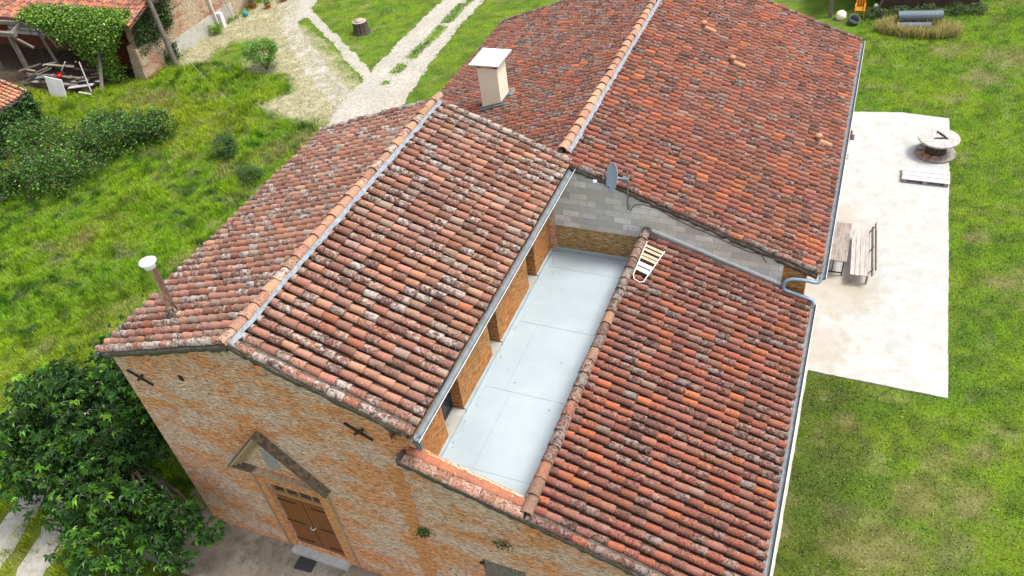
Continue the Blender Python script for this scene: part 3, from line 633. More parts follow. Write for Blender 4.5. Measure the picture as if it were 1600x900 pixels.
    deck(ra, 0, ZA, XR - .08, ZR + .03, .1, 9.95); deck(rl, 0, ZA, XL + .08, ZL + .03, .1, 9.95); deck(rc, XC, ZC, XG - .05, ZG, .1, 9.69)
    deck(rb_, XB, ZB, XBR - .08, ZBR, 9.72, YB1 - .05); deck(rbl, XB, ZB, XBL + .08, ZBL, 10.02, YB1 - .05)
    # dark mortar beds under the verges
    def bed(par, pts, y0, dy, h=.16, off=-.075):
        d = MB(); segs = []
        P = [Vector(p) for p in pts]
        for a, b in zip(P[:-1], P[1:]):
            n = max(1, int((b - a).length / .12))
            for i in range(n): segs.append(a + (b - a) * i / n)
        segs.append(P[-1]); vs = []; 
        for p in segs:
            j = RNG.normal(0, .010); k = RNG.normal(0, .012)
            vs += [(p.x, y0 + j, p.z + off), (p.x, y0 + k, p.z + off - h + k), (p.x, y0 + dy, p.z + off - h), (p.x, y0 + dy, p.z + off)]
        fs = [(4 * i + a, 4 * i + (a + 1) % 4, 4 * i + 4 + (a + 1) % 4, 4 * i + 4 + a) for i in range(len(segs) - 1) for a in range(4)]
        d.add(vs, fs, True); d.build('verge_mortar', 'mortar', par)
    bed(ra, [(0, 0, ZA), (XR - .12, 0, ZR + .05)], .045, .3); bed(rl, [(XL + .15, 0, ZL + .05), (0, 0, ZA)], .045, .3)
    bed(rc, [(3.3, 0, ZC + sC * (XC - 3.3)), (XG - .1, 0, ZG + .03)], .045, .3); bed(rb_, [(XB, 0, ZB), (XBR - .1, 0, ZBR + .03)], 9.655, .2, .13)
    bed(ra, [(0, 0, ZA), (XR - .12, 0, ZR + .05)], 9.72, .27); 
    # parapet tiles over the terrace end of the facade, same plane as the east wing roof
    x0, x1 = 3.30, XC - .02; t3 = np.array([x0, 0, ZC + sC * (XC - x0)]); b3 = np.array([x1, 0, ZC + sC * (XC - x1)]); ax = b3 - t3; Ls = np.linalg.norm(ax); ax /= Ls; side = np.array([0, 1., 0]); up = np.cross(side, ax); up = up if up[2] > 0 else -up
    cen = np.array([t3 + ax * (Ls - k * .33) + side * .14 - up * .055 for k in range(int(Ls / .33))]); m_ = len(cen)
    Pp = arch_tiles(cen, ax, up, side, .42, .13, .11, .09, colors(m_, [(.38, .20, .14), (.32, .16, .11), (.42, .26, .19)], [1, 1, 1]), np.full(m_, .6), n=8)
    cen2 = np.array([t3 + ax * (Ls - k * .33) + side * .36 - up * .055 for k in range(int(Ls / .33))])
    P2 = arch_tiles(cen2, ax, up, side, .42, .10, .10, .05, colors(m_, [(.40, .16, .09), (.33, .13, .08)], [1, 1]), np.full(m_, .3), n=8)
    V, F, C = cat([Pp, P2]); big('coping_tiles', V, F, C, M['tileA'], H, 'salmon coping tiles along the low end wall of the flat roof', True)
    # gutters
    def gutter(name, x, z, y0, y1, r=.075, label=None, mat='zinc'):
        g_ = MB(); n = 8; vs = []
        for yy in (y0, y1):
            for j in range(n + 1):
                t_ = math.pi + math.pi * j / n; vs.append((x + r * math.cos(t_), yy, z + r * math.sin(t_)))
        vs += [(a * 1 - (a - x) * .06, b, c + .003) for a, b, c in vs]
        g_.add(vs, [(j, j + 1, n + 2 + j, n + 1 + j) for j in range(n)], True)
        g_.add([(x - r, y0, z), (x + r, y0, z)] + vs[1:n], [(0,) + tuple(range(2, 2 + n - 1)) + (1,)])
        g_.tube([(x + r, y0, z + .004), (x + r, y1, z + .004)], .010, 6)
        o_ = g_.build(name, mat, H, label)
        b_ = MB(); b_.tube([(x + r + .008, y0 + .01, z + .015), (x + r + .008, y1 - .01, z + .015)], .007, 6); b_.build('gutter_rim', 'white', o_)
        return o_
    gutter('gutter', XR + .075, ZR - .115, -.02, 10.0, .085, 'zinc gutter above the flat roof')
    gutter('gutter', XG + .045, ZG - .09, 0, 9.62, .075, 'zinc gutter of the low east wing')
    gutter('gutter', XBR + .055, ZBR - .10, 9.66, YB1, .085, 'zinc gutter of the long rear roof')
    gutter('gutter', XL - .06, ZL - .10, .05, 10, .07)
    d = MB(); d.tube([(3.98, .10, 6.86), (3.97, .12, 6.62), (3.90, .18, 6.45), (3.62, .42, 6.22), (3.60, .50, 6.05), (3.60, .5, 5.7)], .05, 10); d.lathe((3.98, .10, 6.80), [(.05, 0), (.085, .05), (.085, .14), (.07, .14), (.045, .06)], 14); d.build('downpipe', 'zinc', H)
    d = MB(); pts = [(10.80, 9.70, 4.42), (10.72, 9.62, 4.30), (10.45, 9.60, 4.32), (10.1, 9.60, 4.30), (9.93, 9.58, 4.2), (9.88, 9.56, 4.05), (9.92, 9.55, 3.93), (10.1, 9.55, 3.87), (10.5, 9.55, 3.76), (10.66, 9.55, 3.70), (10.73, 9.52, 3.58)]
    sp_ = [Vector(p) for p in pts]; dd = []
    for i in range(len(sp_) - 1):
        p0 = sp_[max(i - 1, 0)]; p1 = sp_[i]; p2 = sp_[i + 1]; p3 = sp_[min(i + 2, len(sp_) - 1)]
        for k in range(4):
            t_ = k / 4; dd.append(.5 * ((2 * p1) + (p2 - p0) * t_ + (2 * p0 - 5 * p1 + 4 * p2 - p3) * t_ ** 2 + (-p0 + 3 * p1 - 3 * p2 + p3) * t_ ** 3))
    dd.append(sp_[-1]); d.tube(dd, .052, 12); d.build('downpipe', 'zincblue', H, 'blue grey swan neck pipe between the two east gutters')
    w = MB(); z = lambda x: ZC - sC * (x - XC); w.bar((6.2, 9.672, z(6.2) + .075), (9.8, 9.672, z(9.8) + .075), .045, .06); w.build('wall_flashing', 'white', H)
    # ---- chimney
    ch = MB(); ch.box((-.92, 14.38, 5.2), (-.20, 15.10, 7.16)); co = ch.build('chimney', 'cream', H, 'cream rendered chimney with a flat white cap', .006)
    c2 = MB()
    for a, b in ((-.93, -.78), (-.34, -.19)):
        for y_ in (14.37, 14.96): c2.box((a, y_, 7.16), (b, y_ + .15, 7.34))
    c2.box((-.93, 14.37, 7.161), (-.19, 15.11, 7.21)); c2.build('chimney_vent', 'quoin', co)
    ih = MB(); ih.box((-.78, 14.52, 7.215), (-.34, 14.96, 7.335)); ih.build('flue_opening', 'black', co)
    cp = MB(); cp.prism([(-1.08, 14.12, 7.345), (-.03, 14.12, 7.36), (-.03, 15.36, 7.36), (-1.08, 15.36, 7.345)], (0, 0, .035)); cp.build('chimney_cap', 'capw', co)
    zl_ = lambda x: ZB - sBl * (XB - x)
    fl_ = MB(); fl_.prism([(-1.12, 14.30, zl_(-1.12) + .02), (-.12, 14.30, zl_(-.12) + .03), (-.12, 14.375, zl_(-.12) + .10), (-.92, 14.375, zl_(-.92) + .10)], (0, 0, .01))
    fl_.bar((-.195, 14.34, zl_(-.2) + .06), (-.195, 15.3, zl_(-.2) + .06), .03, .14); fl_.bar((-1.0, 14.36, zl_(-1.) + .06), (-.15, 14.36, zl_(-.15) + .05), .03, .12); fl_.bar((-.13, 15.0, zl_(-.13) + .03), (-.13, 15.4, zl_(-.1) + .03), .16, .03)
    fl_.build('chimney_flashing', 'zinc', co)
    # ---- steel flue
    fx, fy = -2.62, 1.18; zb = ZA - sAl * 2.62
    fu = MB(); fu.tube([(fx, fy, zb + .02), (fx, fy, 9.02)], .105, 24, False); fo = fu.build('flue_pipe', 'steel', H, 'polished steel flue pipe on the west slope')
    k = MB(); k.lathe((fx, fy, 0), [(.108, zb + .2), (.118, zb + .22), (.118, zb + .25), (.108, zb + .27)], 24); k.build('collar', 'steel', fo)
    k = MB(); k.lathe((fx, fy, 0), [(.09, 9.0), (.125, 9.01), (.125, 9.10), (.10, 9.12)], 24); k.lathe((fx, fy, 0), [(.19, 9.155), (.195, 9.17), (.12, 9.215), (0.001, 9.24)], 24); k.lathe((fx, fy, 0), [(.001, 9.155), (.19, 9.155)], 24); k.lathe((fx, fy, 0), [(.06, 9.1), (.06, 9.16)], 12); k.build('cowl', 'white', fo)
    k = MB(); k.lathe((fx, fy, 0), [(.17, zb - .06), (.15, zb + .02), (.12, zb + .10), (.108, zb + .12)], 20); k.build('flue_flashing', 'mortar', fo)
    # ---- terracotta roof vents
    for vx, vy in ((5.5, 19.8), (6.8, 18.3), (10.0, 15.8)):
        z = ZB - sB * (vx - XB); v_ = MB(); v_.lathe((vx, vy, z - .03), [(.075, 0), (.075, .16), (.085, .17), (.085, .2), (.05, .2)], 14)
        vo = v_.build('roof_vent', 'newclay', H)
        c_ = MB(); c_.lathe((vx, vy, z + .19), [(.001, 0), (.12, 0), (.12, .02), (.05, .07), (.001, .08)], 14); c_.build('vent_cap', 'newclay', vo)
        c_ = MB(); a_ = Vector((vx + .03, vy, z - .0)); b_ = Vector((vx + .42, vy, z - .42 * sB + .012)); c_.tube([a_, b_], .085, 12); c_.build('vent_tile', 'newclay', vo)
    # ---- door, frame, transom
    q = MB(); q.box((-1.37, FY - .03, .12), (DX0 - .004, FY + .1, 3.16)); q.box((DX1 + .004, FY - .03, .12), (.74, FY + .1, 3.16)); q.box((-1.37, FY - .032, 3.162), (.74, FY + .1, 3.46))
    q.build('door_surround', 'quoin', H)
    for x in (.745, -1.435): q = MB(); q.box((x, FY - .045, .12), (x + .045, FY + .02, 3.5)); q.build('surround_edge', 'mould', H)
    dr = MB(); y0 = FY + .10
    dr.box((DX0, y0, DZ0), (DX0 + .05, y0 + .1, DZ1)); dr.box((DX1 - .05, y0, DZ0), (DX1, y0 + .1, DZ1)); dr.box((DX0 + .05, y0, DZ1 - .06), (DX1 - .05, y0 + .1, DZ1)); dr.box((DX0 + .05, y0, 2.47), (DX1 - .05, y0 + .1, 2.62))
    for i in (1, 2, 3): x = DX0 + (DX1 - DX0) * i / 4; dr.box((x - .03, y0 + .01, 2.62), (x + .03, y0 + .09, DZ1 - .06))
    do = dr.build('door', 'framewood', H, 'brown double wooden front door with a transom window')
    p = MB(); p.box((DX0 + .05, y0 + .05, 2.62), (DX1 - .05, y0 + .07, DZ1 - .06)); p.build('pane', 'glass', do)
    mid_ = (DX0 + DX1) / 2
    for a, b in ((DX0 + .05, mid_ - .012), (mid_ + .012, DX1 - .05)):
        lf = MB(); nn_ = 6
        for i in range(nn_): lf.box((a + (b - a) * i / nn_ + .003, y0 - .02, DZ0 + .02), (a + (b - a) * (i + 1) / nn_ - .003, y0 + .03, 2.46))
        lo = lf.build('door_leaf', 'doorwood', do)
        for z in (.45, 1.35, 2.3):
            hg = MB(); s_ = 1 if a < mid_ - .3 else -1; e = a if s_ > 0 else b
            hg.bar((e - .06 * s_, y0 - .03, z), (e + .52 * s_, y0 - .03, z), .012, .035); hg.build('hinge', 'black', do)
    hd = MB(); hd.tube([(mid_ - .08, y0 - .03, 1.28), (mid_ - .05, y0 - .08, 1.28), (mid_ + .05, y0 - .08, 1.3), (mid_ + .08, y0 - .03, 1.34)], .012, 8); hd.build('door_handle', 'white', do)
    st = MB(); st.box((-1.25, -.02, .04), (-.42, FY + .1, .2)); st.box((-.415, -.02, .04), (.52, FY + .1, .19)); st.build('doorstep', 'sill', H, bevel=.012)
    # pediment
    pm = MB(); ap = Vector((-.54, 0, 5.34)); L_ = Vector((-1.96, 0, 3.62)); Rr = Vector((.90, 0, 3.62))
    def rake(mb, a, b, o0, o1, y0, y1):
        d_ = (b - a).normalized(); n_ = Vector((-d_.z, 0, d_.x)); n_ = n_ if n_.z > 0 else -n_
        mb.prism([(a + n_ * o0) + Vector((0, y0, 0)), (b + n_ * o0) + Vector((0, y0, 0)), (b + n_ * o1) + Vector((0, y0, 0)), (a + n_ * o1) + Vector((0, y0, 0))], (0, y1 - y0, 0))
    for o0, o1, dd_ in ((-.20, -.13, .08), (-.13, -.06, .14), (-.06, 0, .2)):
        rake(pm, L_, ap, o0, o1, FY - dd_, FY + .02); rake(pm, ap, Rr, o0, o1, FY - dd_ - .002, FY + .02)
    pm.box((-1.8, FY - .10, 3.56), (.75, FY + .02, 3.64)); pm.box((-1.9, FY - .16, 3.64), (.84, FY + .02, 3.72))
    po = pm.build('pediment', 'mould', H, 'triangular brick pediment over the door')
    pt = MB(); rake(pt, L_, ap, .002, .03, FY - .20, FY + .03); rake(pt, ap, Rr, .003, .055, FY - .225, FY + .03); pt.box((-1.85, FY - .2, 3.722), (-1.2, FY, 3.75)); pt.build('pediment_top', 'moss', po)
    ni = MB(); n_ = 12; poly = [(-.79, FY - .01, 3.86), (-.39, FY - .01, 3.86)] + [(-.59 + .20 * math.cos(math.pi * i / n_), FY - .01, 4.35 + .2 * math.sin(math.pi * i / n_)) for i in range(n_ + 1)]
    ni.prism(poly, (0, .03, 0)); ni.build('niche', 'niche', po)
    # shutter, anchors, vent, little plants
    sh = MB()
    for i in range(6): sh.box((4.70 + i * .172, FY + .02, .82), (4.70 + (i + 1) * .172 - .006, FY + .06, 2.60))
    sho = sh.build('shutter', 'beam', H, 'closed dark brown wooden shutter')
    hg = MB(); hg.box((4.62, FY - .03, 2.42), (4.72, FY + .03, 2.5)); hg.build('hinge', 'black', sho)
    for ax_, az_ in ((-3.47, 6.30), (2.48, 6.48)):
        an = MB(); an.bar((ax_ - .31, FY - .035, az_ + .17), (ax_ + .30, FY - .035, az_ - .18), .03, .055); an.bar((ax_ - .13, FY - .04, az_ - .13), (ax_ + .14, FY - .04, az_ + .13), .03, .06); an.build('wall_anchor', 'black', H, 'black iron cross anchor near the eave')
    ve = MB(); ve.box((-2.16, FY - .02, 6.60), (-2.04, FY + .01, 6.76)); ve.build('wall_vent', 'black', H)
build_house()

# ------------------------------------------------------------------ leaves
def leaf_cloud(P, size, col, spread=.18, upbias=.5, aspect=.55, droop=0., palm=1, sizevar=.3):
    """P (n,3) positions; each a leaf (or a fan of palm leaflets). Returns V,F,C"""
    n = len(P); nr = RNG.normal(0, 1, (n, 3)); nr[:, 2] = np.abs(nr[:, 2]) + upbias; nr /= np.linalg.norm(nr, axis=1)[:, None]
    az = RNG.uniform(0, 2 * math.pi, n); a = np.stack([np.cos(az), np.sin(az), np.zeros(n)], 1)
    a -= nr * (a * nr).sum(1)[:, None]; a /= np.linalg.norm(a, axis=1)[:, None]; b = np.cross(nr, a)
    s = size * (1 + RNG.normal(0, sizevar, n)).clip(.4, 2); Vs = []; base = col * RNG.uniform(1 - spread * 2, 1 + spread * 2, (n, 1)) * RNG.uniform(1 - spread / 2, 1 + spread / 2, (n, 3))
    for k in range(palm):
        th = 0 if palm == 1 else (k - (palm - 1) / 2) * (math.pi * 1.3 / palm)
        d = a * math.cos(th) + b * math.sin(th); e = np.cross(nr, d); ss = (s * (1 - .25 * abs(k - (palm - 1) / 2) / max(1, palm / 2)))[:, None]
        dn = np.array([0, 0, -droop])
        t = P; mid = P + d * ss * .55
        V = np.stack([t, mid + e * ss * aspect * .5 + nr * ss * .08, P + d * ss + dn * ss - nr * ss * .1, mid - e * ss * aspect * .5 + nr * ss * .08], 1)
        Vs.append(V)
    V = np.stack(Vs, 1).reshape(-1, 3); o = np.arange(n * palm) * 4
    F = np.concatenate([np.stack([o, o + 1, o + 2], 1), np.stack([o, o + 2, o + 3], 1)])
    C = np.concatenate([np.clip(base, 0, 1), np.ones((n, 1))], 1).repeat(4 * palm, 0)
    return V, F, C
def blob_points(blobs, n, shell=.55, lump=.22, seed=0):
    """points in lumpy ellipsoids (x,y,z,rx,ry,rz)"""
    v = np.array([b[3] * b[4] * b[5] for b in blobs]) ** .75; v /= v.sum(); out = []
    for b, f in zip(blobs, v):
        m = int(n * f); d = RNG.normal(0, 1, (m, 3)); d /= np.linalg.norm(d, axis=1)[:, None]
        r = (shell + (1 - shell) * RNG.random(m) ** .6)
        lum = 1 + lump * np.sin(d[:, 0] * 7 + seed) * np.sin(d[:, 1] * 6 + 1.3 * seed) + lump * .8 * np.sin(d[:, 2] * 11 + d[:, 0] * 5 + seed * 2)
        r = r * lum; p = np.array(b[:3]) + d * r[:, None] * np.array(b[3:6]); out.append(p)
    p = np.concatenate(out); return p[p[:, 2] > .02]
def mixcol(n, cols, w):
    w = np.array(w, float) / sum(w); return np.array(cols)[RNG.choice(len(cols), n, p=w)]
GREEN_DK = (.035, .085, .016); GREEN_MD = (.065, .16, .02); GREEN_LT = (.14, .27, .025)
def limbs(mb, base, tips, r0, n=6):
    base = Vector(base)
    for t in tips:
        t = Vector(t); pts = []
        for i in range(n + 1):
            s = i / n; p = base.lerp(t, s); p += Vector((math.sin(s * 5 + t.x * 3), math.cos(s * 4 + t.y * 3), .6 * math.sin(s * 3))) * .12 * (t - base).length * s * (1 - s) * 2
            pts.append(p)
        mb.tube(pts, [r0 * (1 - .85 * i / n) for i in range(n + 1)], 7)
def shrub(name, loc, blobs, nleaf, size, cols, w, label, cat_, palm=1, nst=9, group=None, stem_r=.02, **kw):
    """blobs relative to loc"""
    e = empty(name, loc, label, cat_, group); B = [(b[0] + loc[0], b[1] + loc[1], b[2] + loc[2], *b[3:]) for b in blobs]
    P = blob_points(B, nleaf, kw.pop('shell', .5), kw.pop('lump', .22), loc[0] * 3.1)
    # clump the leaves
    keep = (np.sin(P[:, 0] * kw.get('cf', 5.)) * np.sin(P[:, 1] * kw.get('cf', 5.) + 1) * np.sin(P[:, 2] * kw.get('cf', 5.) + 2)) > -.28 + RNG.uniform(-.15, .15, len(P)); kw.pop('cf', None)
    P = P[keep]
    V, F, C = leaf_cloud(P, size, mixcol(len(P), cols, w), palm=palm, **kw)
    big('foliage', V, F, C, 'leaf', e)
    mb = MB(); tips = [(b[0] + random.uniform(-.6, .6) * b[3], b[1] + random.uniform(-.6, .6) * b[4], b[2] + random.uniform(-.2, .6) * b[5]) for b in B for _ in range(max(1, nst // len(B)))]
    limbs(mb, (loc[0], loc[1], loc[2] - .05), tips, stem_r); mb.build('stems', 'barkdark', e)
    return e
# the tree at the house corner
T = empty('tree', (-7.2, .6, 0), 'broad leafy dark green tree growing beside the left corner of the front wall', 'tree')
tb = [(-2.75, -.85, 1.75, .55, .32, .36), (-3.3, -.95, 2.3, .6, .4, .4), (-3.9, -1.0, 3.0, .5, .4, .45), (-3.6, -1.5, 1.25, .6, .5, .35), (-4.4, -2.3, 1.2, .6, .5, .35), (-7.0, .6, 3.1, 1.9, 1.8, 1.5), (-8.4, -.6, 2.7, 1.5, 1.4, 1.2), (-6.0, -1.0, 2.3, 1.3, 1.2, 1.0), (-5.9, 1.9, 3.0, 1.3, 1.5, 1.3), (-4.8, -1.0, 1.75, .8, .8, .7), (-7.6, .2, 4.1, 1.1, 1.1, .9), (-9.6, .6, 2.3, .9, 1.0, .9), (-5.2, -2.2, 1.8, .8, .8, .7), (-7.2, 2.6, 3.6, 1.1, 1.1, .9), (-4.0, -1.3, 1.5, .55, .5, .4)]
P = blob_points(tb, 17000, .5, .26, 2.)
P = P[(P[:, 0] < -4.15) | (P[:, 1] < .0)]; P = P[~((P[:, 0] > -4.3) & (P[:, 1] > -.35) & (P[:, 2] < 7))]
k = (np.sin(P[:, 0] * 4.2) * np.sin(P[:, 1] * 4.6 + 1) + .6 * np.sin(P[:, 2] * 6 + P[:, 0] * 2)) > -.08 + RNG.uniform(-.35, .2, len(P)); P = P[k]
V, F, C = leaf_cloud(P, .155, mixcol(len(P), [(.022, .065, .012), (.035, .10, .013), (.065, .17, .016), (.02, .055, .01), (.14, .29, .025)], [3, 4, 2.2, 3, .7]), .2, .9, .42, .25, 5)
big('crown', V, F, C, 'leaf', T)
mb = MB(); mb.tube([(-7.2, .6, -.1), (-7.15, .55, .6), (-7.0, .5, 1.4), (-6.95, .55, 2.2)], [.22, .18, .15, .12], 10); mb.build('trunk', 'barkdark', T)
mb = MB(); limbs(mb, (-7.0, .5, 1.3), [(b[0] + random.uniform(-.5, .5) * b[3], b[1] + random.uniform(-.5, .5) * b[4], b[2] + random.uniform(0, .5) * b[5]) for b in tb for _ in range(4)], .06); mb.build('branches', 'barkdark', T)

SH = [GREEN_DK, GREEN_MD, GREEN_LT, (.05, .11, .02)]
shrub('bush', (-19.7, 25.3, 0), [(0, 0, 1.05, .95, .9, .75), (.5, .2, 1.3, .5, .5, .4), (-.55, -.1, 1.2, .45, .5, .45)], 7000, .085, [(.11, .26, .02), (.16, .33, .03), (.07, .17, .02)], [3, 2, 2], 'bright green bush standing at the edge of the hay covered yard', 'bush', nst=15, upbias=.8)
shrub('bush', (-16.1, 17.0, 0), [(0, 0, .55, .62, .6, .62), (.1, .1, 1.0, .35, .35, .35)], 5000, .06, [GREEN_DK, GREEN_MD, (.045, .09, .03)], [3, 2, 2], 'small dark green round bush alone in the long grass', 'bush', nst=9)
shrub('bush', (-13.8, 15.6, 0), [(0, 0, .28, .62, .5, .32), (-.5, .2, .22, .4, .35, .26)], 3600, .06, [GREEN_DK, GREEN_MD, (.07, .12, .03)], [3, 2, 2], 'low dark bush in the grass nearest the house roof edge', 'bush', nst=8)
BL = [(-23.0, 12.8, 1.9, 1.5, 1.0, 'bramble thicket at the left edge below the ivy covered shed'), (-25.4, 14.6, 1.6, 1.5, 1.2, 'tall bramble thicket pressed against the ivy covered shed'),
      (-22.6, 15.6, 1.5, 1.3, 1.0, 'bramble thicket in the middle of the row with brown dead canes'), (-21.2, 17.5, 1.2, 1.0, .85, 'rounded dark bramble at the right end of the row'),
      (-25.6, 11.3, 1.4, 1.5, .9, 'light green bramble at the lowest left end of the row'), (-24.2, 17.6, 1.1, .9, .6, 'low bramble behind the row towards the barn')]
for bx_, by_, rr, rr2, hh_, lb in BL:
    shrub('bramble_bush', (bx_, by_, 0), [(0, 0, hh_ * .8, rr, rr2, hh_ * 1.1), (rr * .4, .4, hh_ * 1.2, rr * .5, rr2 * .5, hh_ * .6), (-rr * .4, -.3, hh_ * 1.1, rr * .55, rr2 * .5, hh_ * .6)] + [(random.uniform(-1, 1) * rr, random.uniform(-1, 1) * rr2, random.uniform(.5, 1.3) * hh_, random.uniform(.2, .45), random.uniform(.2, .45), random.uniform(.2, .5)) for _ in range(4)], 7500, .11, [(.03, .08, .014), (.055, .15, .016), (.16, .33, .03), (.12, .08, .04)], [4, 3, 1.2, .8], lb, 'bramble', nst=15, group='bramble bushes in a row along the meadow', lump=.3, cf=4.)
# a few weeds along the tree foot and meadow
for i, (a, b, s, lb) in enumerate([(-7.0, 6.2, .5, 'leafy weed clump by the house wall below the flue'), (-5.6, -2.0, .4, 'yellow green weed clump at the corner of the concrete apron'), (-9.3, 9.0, .45, 'grey green weed clump in the dry grass')]):
    shrub('weed', (a, b, 0), [(0, 0, .2, s, s, .25)], 900, .07, [(.09, .19, .02), (.16, .28, .03)], [1, 1], lb, 'weed', nst=5)
m_ = shrub('wall_plant', (3.35, .1, 3.2), [(0, 0, 0, .16, .09, .13)], 260, .045, [GREEN_DK, GREEN_MD], [1, 1], 'small green plant rooted in the front brick wall by the orange pillar', 'plant', nst=3, stem_r=.006)
m_ = shrub('wall_plant', (5.35, .1, 3.72), [(0, 0, 0, .22, .09, .08)], 200, .04, [GREEN_DK, (.05, .08, .02)], [1, 1], 'flat green plant growing from the wall above the brown shutter', 'plant', nst=3, stem_r=.006)

# ------------------------------------------------------------------ things on and beside the house
def dish():
    e = empty('satellite_dish', (5.55, 9.62, 5.9), 'grey satellite dish on a mast fixed to the block wall', 'satellite dish')
    mb = MB(); mb.tube([(5.54, 9.6, 5.85), (5.54, 9.6, 7.08)], .022, 10); mb.bar((5.54, 9.6, 5.9), (5.54, 9.72, 5.9), .04, .05); mb.bar((5.54, 9.6, 6.2), (5.54, 9.72, 6.2), .04, .05); mb.build('mast', 'zinc', e)
    c = Vector((5.22, 9.50, 6.93)); ax = Vector((-.80, -.52, .28)).normalized()
    prof = [(.001, 0), (.1, .006), (.2, .022), (.3, .05), (.40, .09), (.41, .09), (.405, .08), (.3, .04), (.2, .012), (.001, -.012)]
    d = MB(); d.lathe(c, prof, 32, ax); d.build('reflector', 'dish', e)
    r = MB(); a = c + Vector((0, 0, -.36)) + ax * .07; b = c + ax * .62 + Vector((0, 0, -.18)); r.tube([a, b], .013, 8); r.tube([c - ax * .03, (5.5, 9.58, 6.85)], .03, 8); r.box((5.42, 9.5, 6.78), (5.58, 9.64, 6.92)); r.build('arm', 'zinc', e)
    l_ = MB(); l_.tube([b - ax * .04, b + Vector((.03, 0, .06))], [.035, .03], 12); l_.tube([b, b - ax * .10 + Vector((0, 0, .03))], .042, 12); l_.build('receiver_head', 'white', e)
    k = MB(); pts = [(5.54, 9.66, 5.86), (5.60, 9.64, 5.80), (5.72, 9.62, 6.02), (5.95, 9.62, 6.08), (6.4, 9.62, 5.98)]
    pts += [(x, 9.635, ZB - sB * (x - XB) - .27 + .012 * math.sin(x * 5)) for x in np.arange(6.8, 9.0, .3)] + [(9.2, 9.63, 4.95), (9.3, 9.62, 4.78), (9.36, 9.6, 4.72)]
    k.tube(pts, .013, 6); k.build('cable', 'black', e)
dish()
n = 170; ly_ = RNG.uniform(.8, 9.6, n); edge = RNG.random(n); lx_ = np.where(edge < .42, TX + .08 + np.abs(RNG.normal(0, .10, n)), np.where(edge < .78, 5.90 - np.abs(RNG.normal(0, .12, n)), RNG.uniform(TX + .1, 5.9, n)))
V, F, C = leaf_cloud(np.stack([lx_, ly_, np.full(n, TZ + .008)], 1), .035, mixcol(n, [(.10, .07, .04), (.20, .13, .06), (.06, .055, .03)], [1, 1, 1]), upbias=3.)
tag(big('leaf_litter', V, F, C, 'leaf'), 'dry brown leaf bits and grit lying along the edges of the flat roof', 'litter', kind='stuff')
def rack():
    z = lambda x: ZC - sC * (x - XC) + .05
    e = empty('garden_chair_frame', (6.4, 8.4, z(6.4)), 'white tube frame with pale wooden slats lying on the low roof beside its capping', 'folding chair')
    f = MB(); p = lambda x, y: (x, y, z(x) + .03); f.tube([p(6.20, 9.15), p(6.20, 7.72), p(6.26, 7.58), p(6.42, 7.55), p(6.50, 7.62), p(6.72, 9.05)], .014, 8); f.build('frame', 'white', e)
    for i, y in enumerate((8.98, 8.82, 8.62, 8.48, 8.22, 8.02)):
        w = .10 if i < 4 else .14; s = MB(); s.bar(p(6.21, y), p(6.50 + (y - 7.6) * .155, y - .02), w, .02); s.build('slat', 'rope' if i < 4 else 'capw', e)
rack()
mb = MB(); mb.prism([(-1.0, .0, .045), (-.46, .03, .045), (-.44, -.36, .045), (-.98, -.40, .045)], (0, 0, .015)); tag(mb.build('doormat', 'rubber'), 'black rubber doormat in front of the brown front door', 'doormat')

def table():
    e = empty('garden_table', (11.2, 16, .06), 'grey weathered plank table with black iron legs close to the gutter', 'table')
    t = MB(); x0, x1, y0, y1, z = 10.74, 11.55, 14.98, 17.15, .80
    for i in range(5): t.box((x0 + (x1 - x0) * i / 5 + .003, y0 + RNG.uniform(-.02, .02), z - .035), (x0 + (x1 - x0) * (i + 1) / 5 - .003, y1 + RNG.uniform(-.02, .02), z))
    t.build('tabletop', 'greywood', e, bevel=.004)
    for yy in (y0 + .12, y1 - .12):
        for xx in (x0 + .08, x1 - .1):
            l_ = MB(); l_.box((xx, yy, .06), (xx + .04, yy + .04, z - .036)); l_.build('leg', 'black', e)
        f = MB(); f.box((x0 + .12, yy + .002, .16), (x1 - .1, yy + .035, .2)); f.box((x0 + .12, yy + .002, z - .08), (x1 - .1, yy + .035, z - .038)); f.box(((x0 + x1) / 2 - .015, yy + .005, .2), ((x0 + x1) / 2 + .015, yy + .03, z - .08)); f.build('brace', 'black', e)
    f = MB(); f.box((x0 + .05, y0 + .13, z - .075), (x0 + .08, y1 - .13, z - .037)); f.box((x1 - .08, y0 + .13, z - .075), (x1 - .05, y1 - .13, z - .037)); f.build('rail', 'black', e)
table()
def bench():
    e = empty('garden_bench', (12.1, 16, .06), 'pale weathered plank bench with a slatted backrest beside the plank table', 'bench')
    s = MB(); z = .5
    for i in range(4):
        a = 11.72 + i * .15; s.prism([(a, 14.72, z), (a + .135, 14.70 + .02 * i, z), (a + .135 - .12, 17.32, z), (a - .12, 17.34, z)], (0, 0, .035))
    s.build('seat', 'palewood', e)
    for k in range(2):
        b = MB(); zz = .60 + k * .19; xx = 12.36 + k * .08; b.prism([(xx, 14.65 + .1 * k, zz), (xx + .03, 14.65 + .1 * k, zz), (xx - .12, 17.3, zz), (xx - .15, 17.3, zz)], (.03, 0, .11)); b.build('backrest_slat', 'greywood', e)
    for yy in (14.85, 16.0, 17.1):
        for xx, h in ((11.76, .5), (12.24, .5)):
            l_ = MB(); l_.box((xx - (yy - 14.8) * .05, yy, .06), (xx + .06 - (yy - 14.8) * .05, yy + .06, h)); l_.build('leg', 'greywood', e)
        u = MB(); u.bar((12.26 - (yy - 14.8) * .05, yy + .03, .48), (12.40 - (yy - 14.8) * .05, yy + .03, .80), .035, .03); u.build('back_post', 'greywood', e)
bench()
